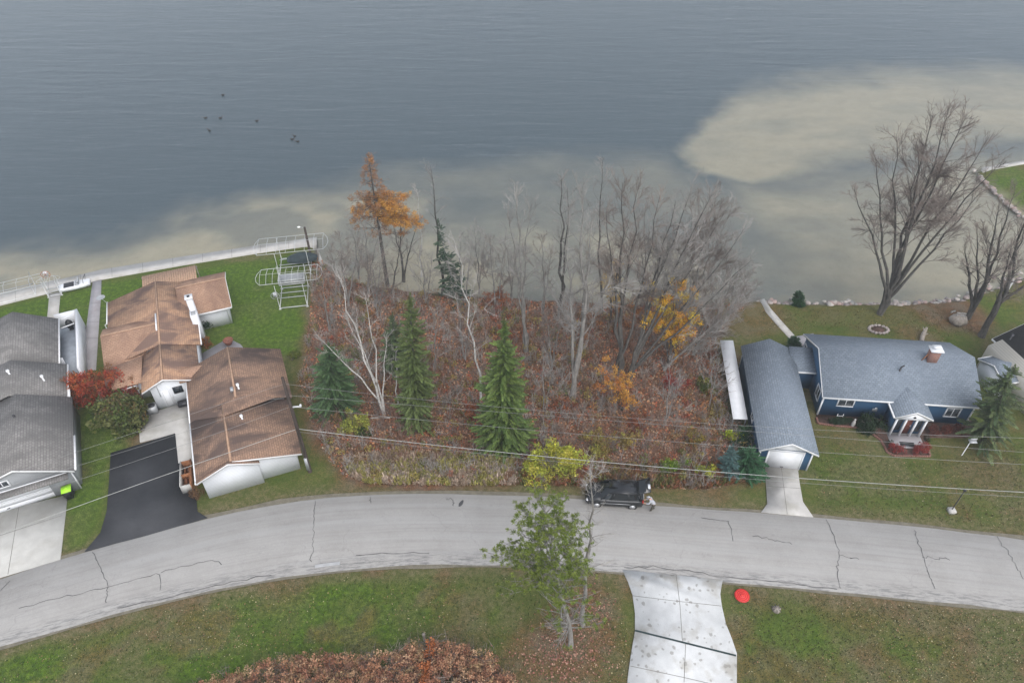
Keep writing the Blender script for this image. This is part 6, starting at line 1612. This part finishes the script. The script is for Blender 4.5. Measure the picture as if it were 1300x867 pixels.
# riprap stones
protos = []
for k in range(6):
    mb = MB(); mb.blob((0, 0, 0), (.26, .22, .15), 6, 4, 0, .25); o = mb.build('shore_stone', plain('stone_%d' % k, [(.42, .37, .34), (.34, .28, .26), (.50, .46, .42), (.27, .24, .23), (.40, .30, .27), (.33, .32, .30)][k], .9, .2, 4)); protos.append(o)
used = set()
def stones(line, n, spread, label, group):
    P = resample(line, 400)
    for i in range(n):
        p = P[random.randrange(400)]; k = random.randrange(6)
        if k in used: o = protos[k].copy(); COL.objects.link(o)
        else: o = protos[k]; used.add(k)
        o.location = (p[0]+random.gauss(0, .1), p[1]+random.gauss(0, spread), -.42+random.uniform(.02, .25)); s = random.uniform(.6, 1.5); o.scale = (s, s, s); o.rotation_euler = (0, 0, random.uniform(0, 6))
        tag(o, label, 'stone', group)
stones([p for p in W([(962, 384), (1000, 387), (1080, 388), (1130, 388), (1190, 385), (1230, 378)], -.4)], 125, .28, 'pale stone in the riprap row along the bay behind the blue house', 'riprap along the bay')
stones([p for p in W([(1230, 378), (1268, 366), (1300, 352)], -.4)], 55, .8, 'stone on the bank around the two right hand shore trees', 'stones by the shore trees')
stones([p for p in W([(1302, 279), (1284, 265), (1266, 248), (1250, 233), (1241, 222)], -.4)], 75, .6, 'stone along the edge of the grassy point', 'stones of the grassy point')
# ducks
def duck():
    T = empty('duck', (0, 0, -.45), 0, '', 'duck')
    mb = MB()
    S_ = [(-.24, .02, .14, .02), (-.18, .06, .11, .05), (-.05, .11, .08, .085), (.08, .10, .08, .08), (.17, .06, .12, .05), (.21, .045, .20, .04), (.24, .05, .26, .05), (.29, .03, .26, .03)]
    V = []
    for x, w, z, h in S_: V += [(x, w*math.cos(a), z+h*math.sin(a)) for a in np.arange(8)*math.pi/4]
    mb.add(V, [(i*8+j, i*8+(j+1) % 8, (i+1)*8+(j+1) % 8, (i+1)*8+j) for i in range(len(S_)-1) for j in range(8)]+[tuple(range(8)), tuple(range(56, 64))]); mb.build('body', MAT['duck'], T, True)
    mb = MB(); mb.blob((.33, 0, .255), (.05, .022, .012), 6, 4); mb.build('beak', MAT['orange'], T)
    for s in (-1, 1): mb = MB(); mb.blob((-.05, s*.095, .12), (.15, .025, .06), 8, 5); mb.build('wing', MAT['duck'], T)
    return T
D0 = duck()
dk = [((283, 122), 'duck swimming alone, farthest from the shore'), ((261, 151), 'leftmost of the ducks on the lake'), ((280, 151), 'duck just right of the leftmost duck'), ((266, 167), 'duck below the leftmost pair'),
      ((326, 155), 'duck alone in the middle of the flock'), ((374, 174), 'topmost duck of the close right hand trio'), ((371, 178), 'left duck of the close right hand trio'), ((378, 181), 'lowest duck of the close right hand trio')]
for i, (c, lb) in enumerate(dk):
    o = D0 if i == 0 else copytree(D0); x, y = at(*c, -.45); o.location = (x, y, -.45); o.rotation_euler = (0, 0, random.uniform(2.5, 4) if i % 2 else random.uniform(-.5, .5)); o.scale = (1.25, 1.25, 1.25)
    o['label'] = lb; o['group'] = 'ducks on the lake'

# ------------------------------------------------------------------ damp air over the lake
hzm = bpy.data.materials.new('damp_air'); hzm.use_nodes = True; nt = hzm.node_tree; nt.nodes.clear()
ho_ = nt.nodes.new('ShaderNodeOutputMaterial'); pv = nt.nodes.new('ShaderNodeVolumePrincipled')
pv.inputs['Color'].default_value = (.90, .95, 1, 1); pv.inputs['Density'].default_value = HAZE; pv.inputs['Anisotropy'].default_value = .2
nt.links.new(pv.outputs[0], ho_.inputs['Volume'])
mb = MB(); mb.box(-640, 640, -90, 740, -6, 52); hb = mb.build('haze', hzm); tag(hb, kind='stuff')

# ------------------------------------------------------------------ light, sky, camera
w = bpy.data.worlds.new('World'); scene.world = w; w.use_nodes = True; nt = w.node_tree
bg = nt.nodes['Background']; sky = nt.nodes.new('ShaderNodeTexSky'); sky.sky_type = 'NISHITA'; sky.sun_disc = False
SUN_EL, SUN_AZ = R(52), R(155)      # veiled sun behind the camera, a little to its right
sky.sun_elevation = SUN_EL; sky.sun_rotation = SUN_AZ; sky.air_density = 1.0; sky.dust_density = 2.0; sky.ozone_density = 1.0
hs = nt.nodes.new('ShaderNodeHueSaturation'); hs.inputs['Saturation'].default_value = .36
nt.links.new(sky.outputs[0], hs.inputs['Color']); nt.links.new(hs.outputs[0], bg.inputs[0]); bg.inputs[1].default_value = .15
sl = bpy.data.lights.new('sun', 'SUN'); sl.energy = .6; sl.angle = R(60); sl.color = (1, .97, .93)
so = bpy.data.objects.new('sun', sl); COL.objects.link(so)
d = Vector((math.sin(SUN_AZ)*math.cos(SUN_EL), math.cos(SUN_AZ)*math.cos(SUN_EL), math.sin(SUN_EL)))
so.rotation_euler = (-d).to_track_quat('-Z', 'Y').to_euler(); so.location = (0, 0, 80)
cam = bpy.data.cameras.new('camera'); cam.sensor_width = 36; cam.lens = 36*F/1300; cam.clip_end = 3000; cam.clip_start = .5
co = bpy.data.objects.new('camera', cam); COL.objects.link(co); co.location = (0, 0, H); co.rotation_euler = (R(90)-TH, 0, 0)
scene.camera = co
scene.view_settings.view_transform = 'Standard'; scene.view_settings.look = 'None'; scene.view_settings.gamma = 1
scene.view_settings.use_curve_mapping = False; scene.view_settings.exposure = 0.86
scene.render.engine = 'CYCLES'
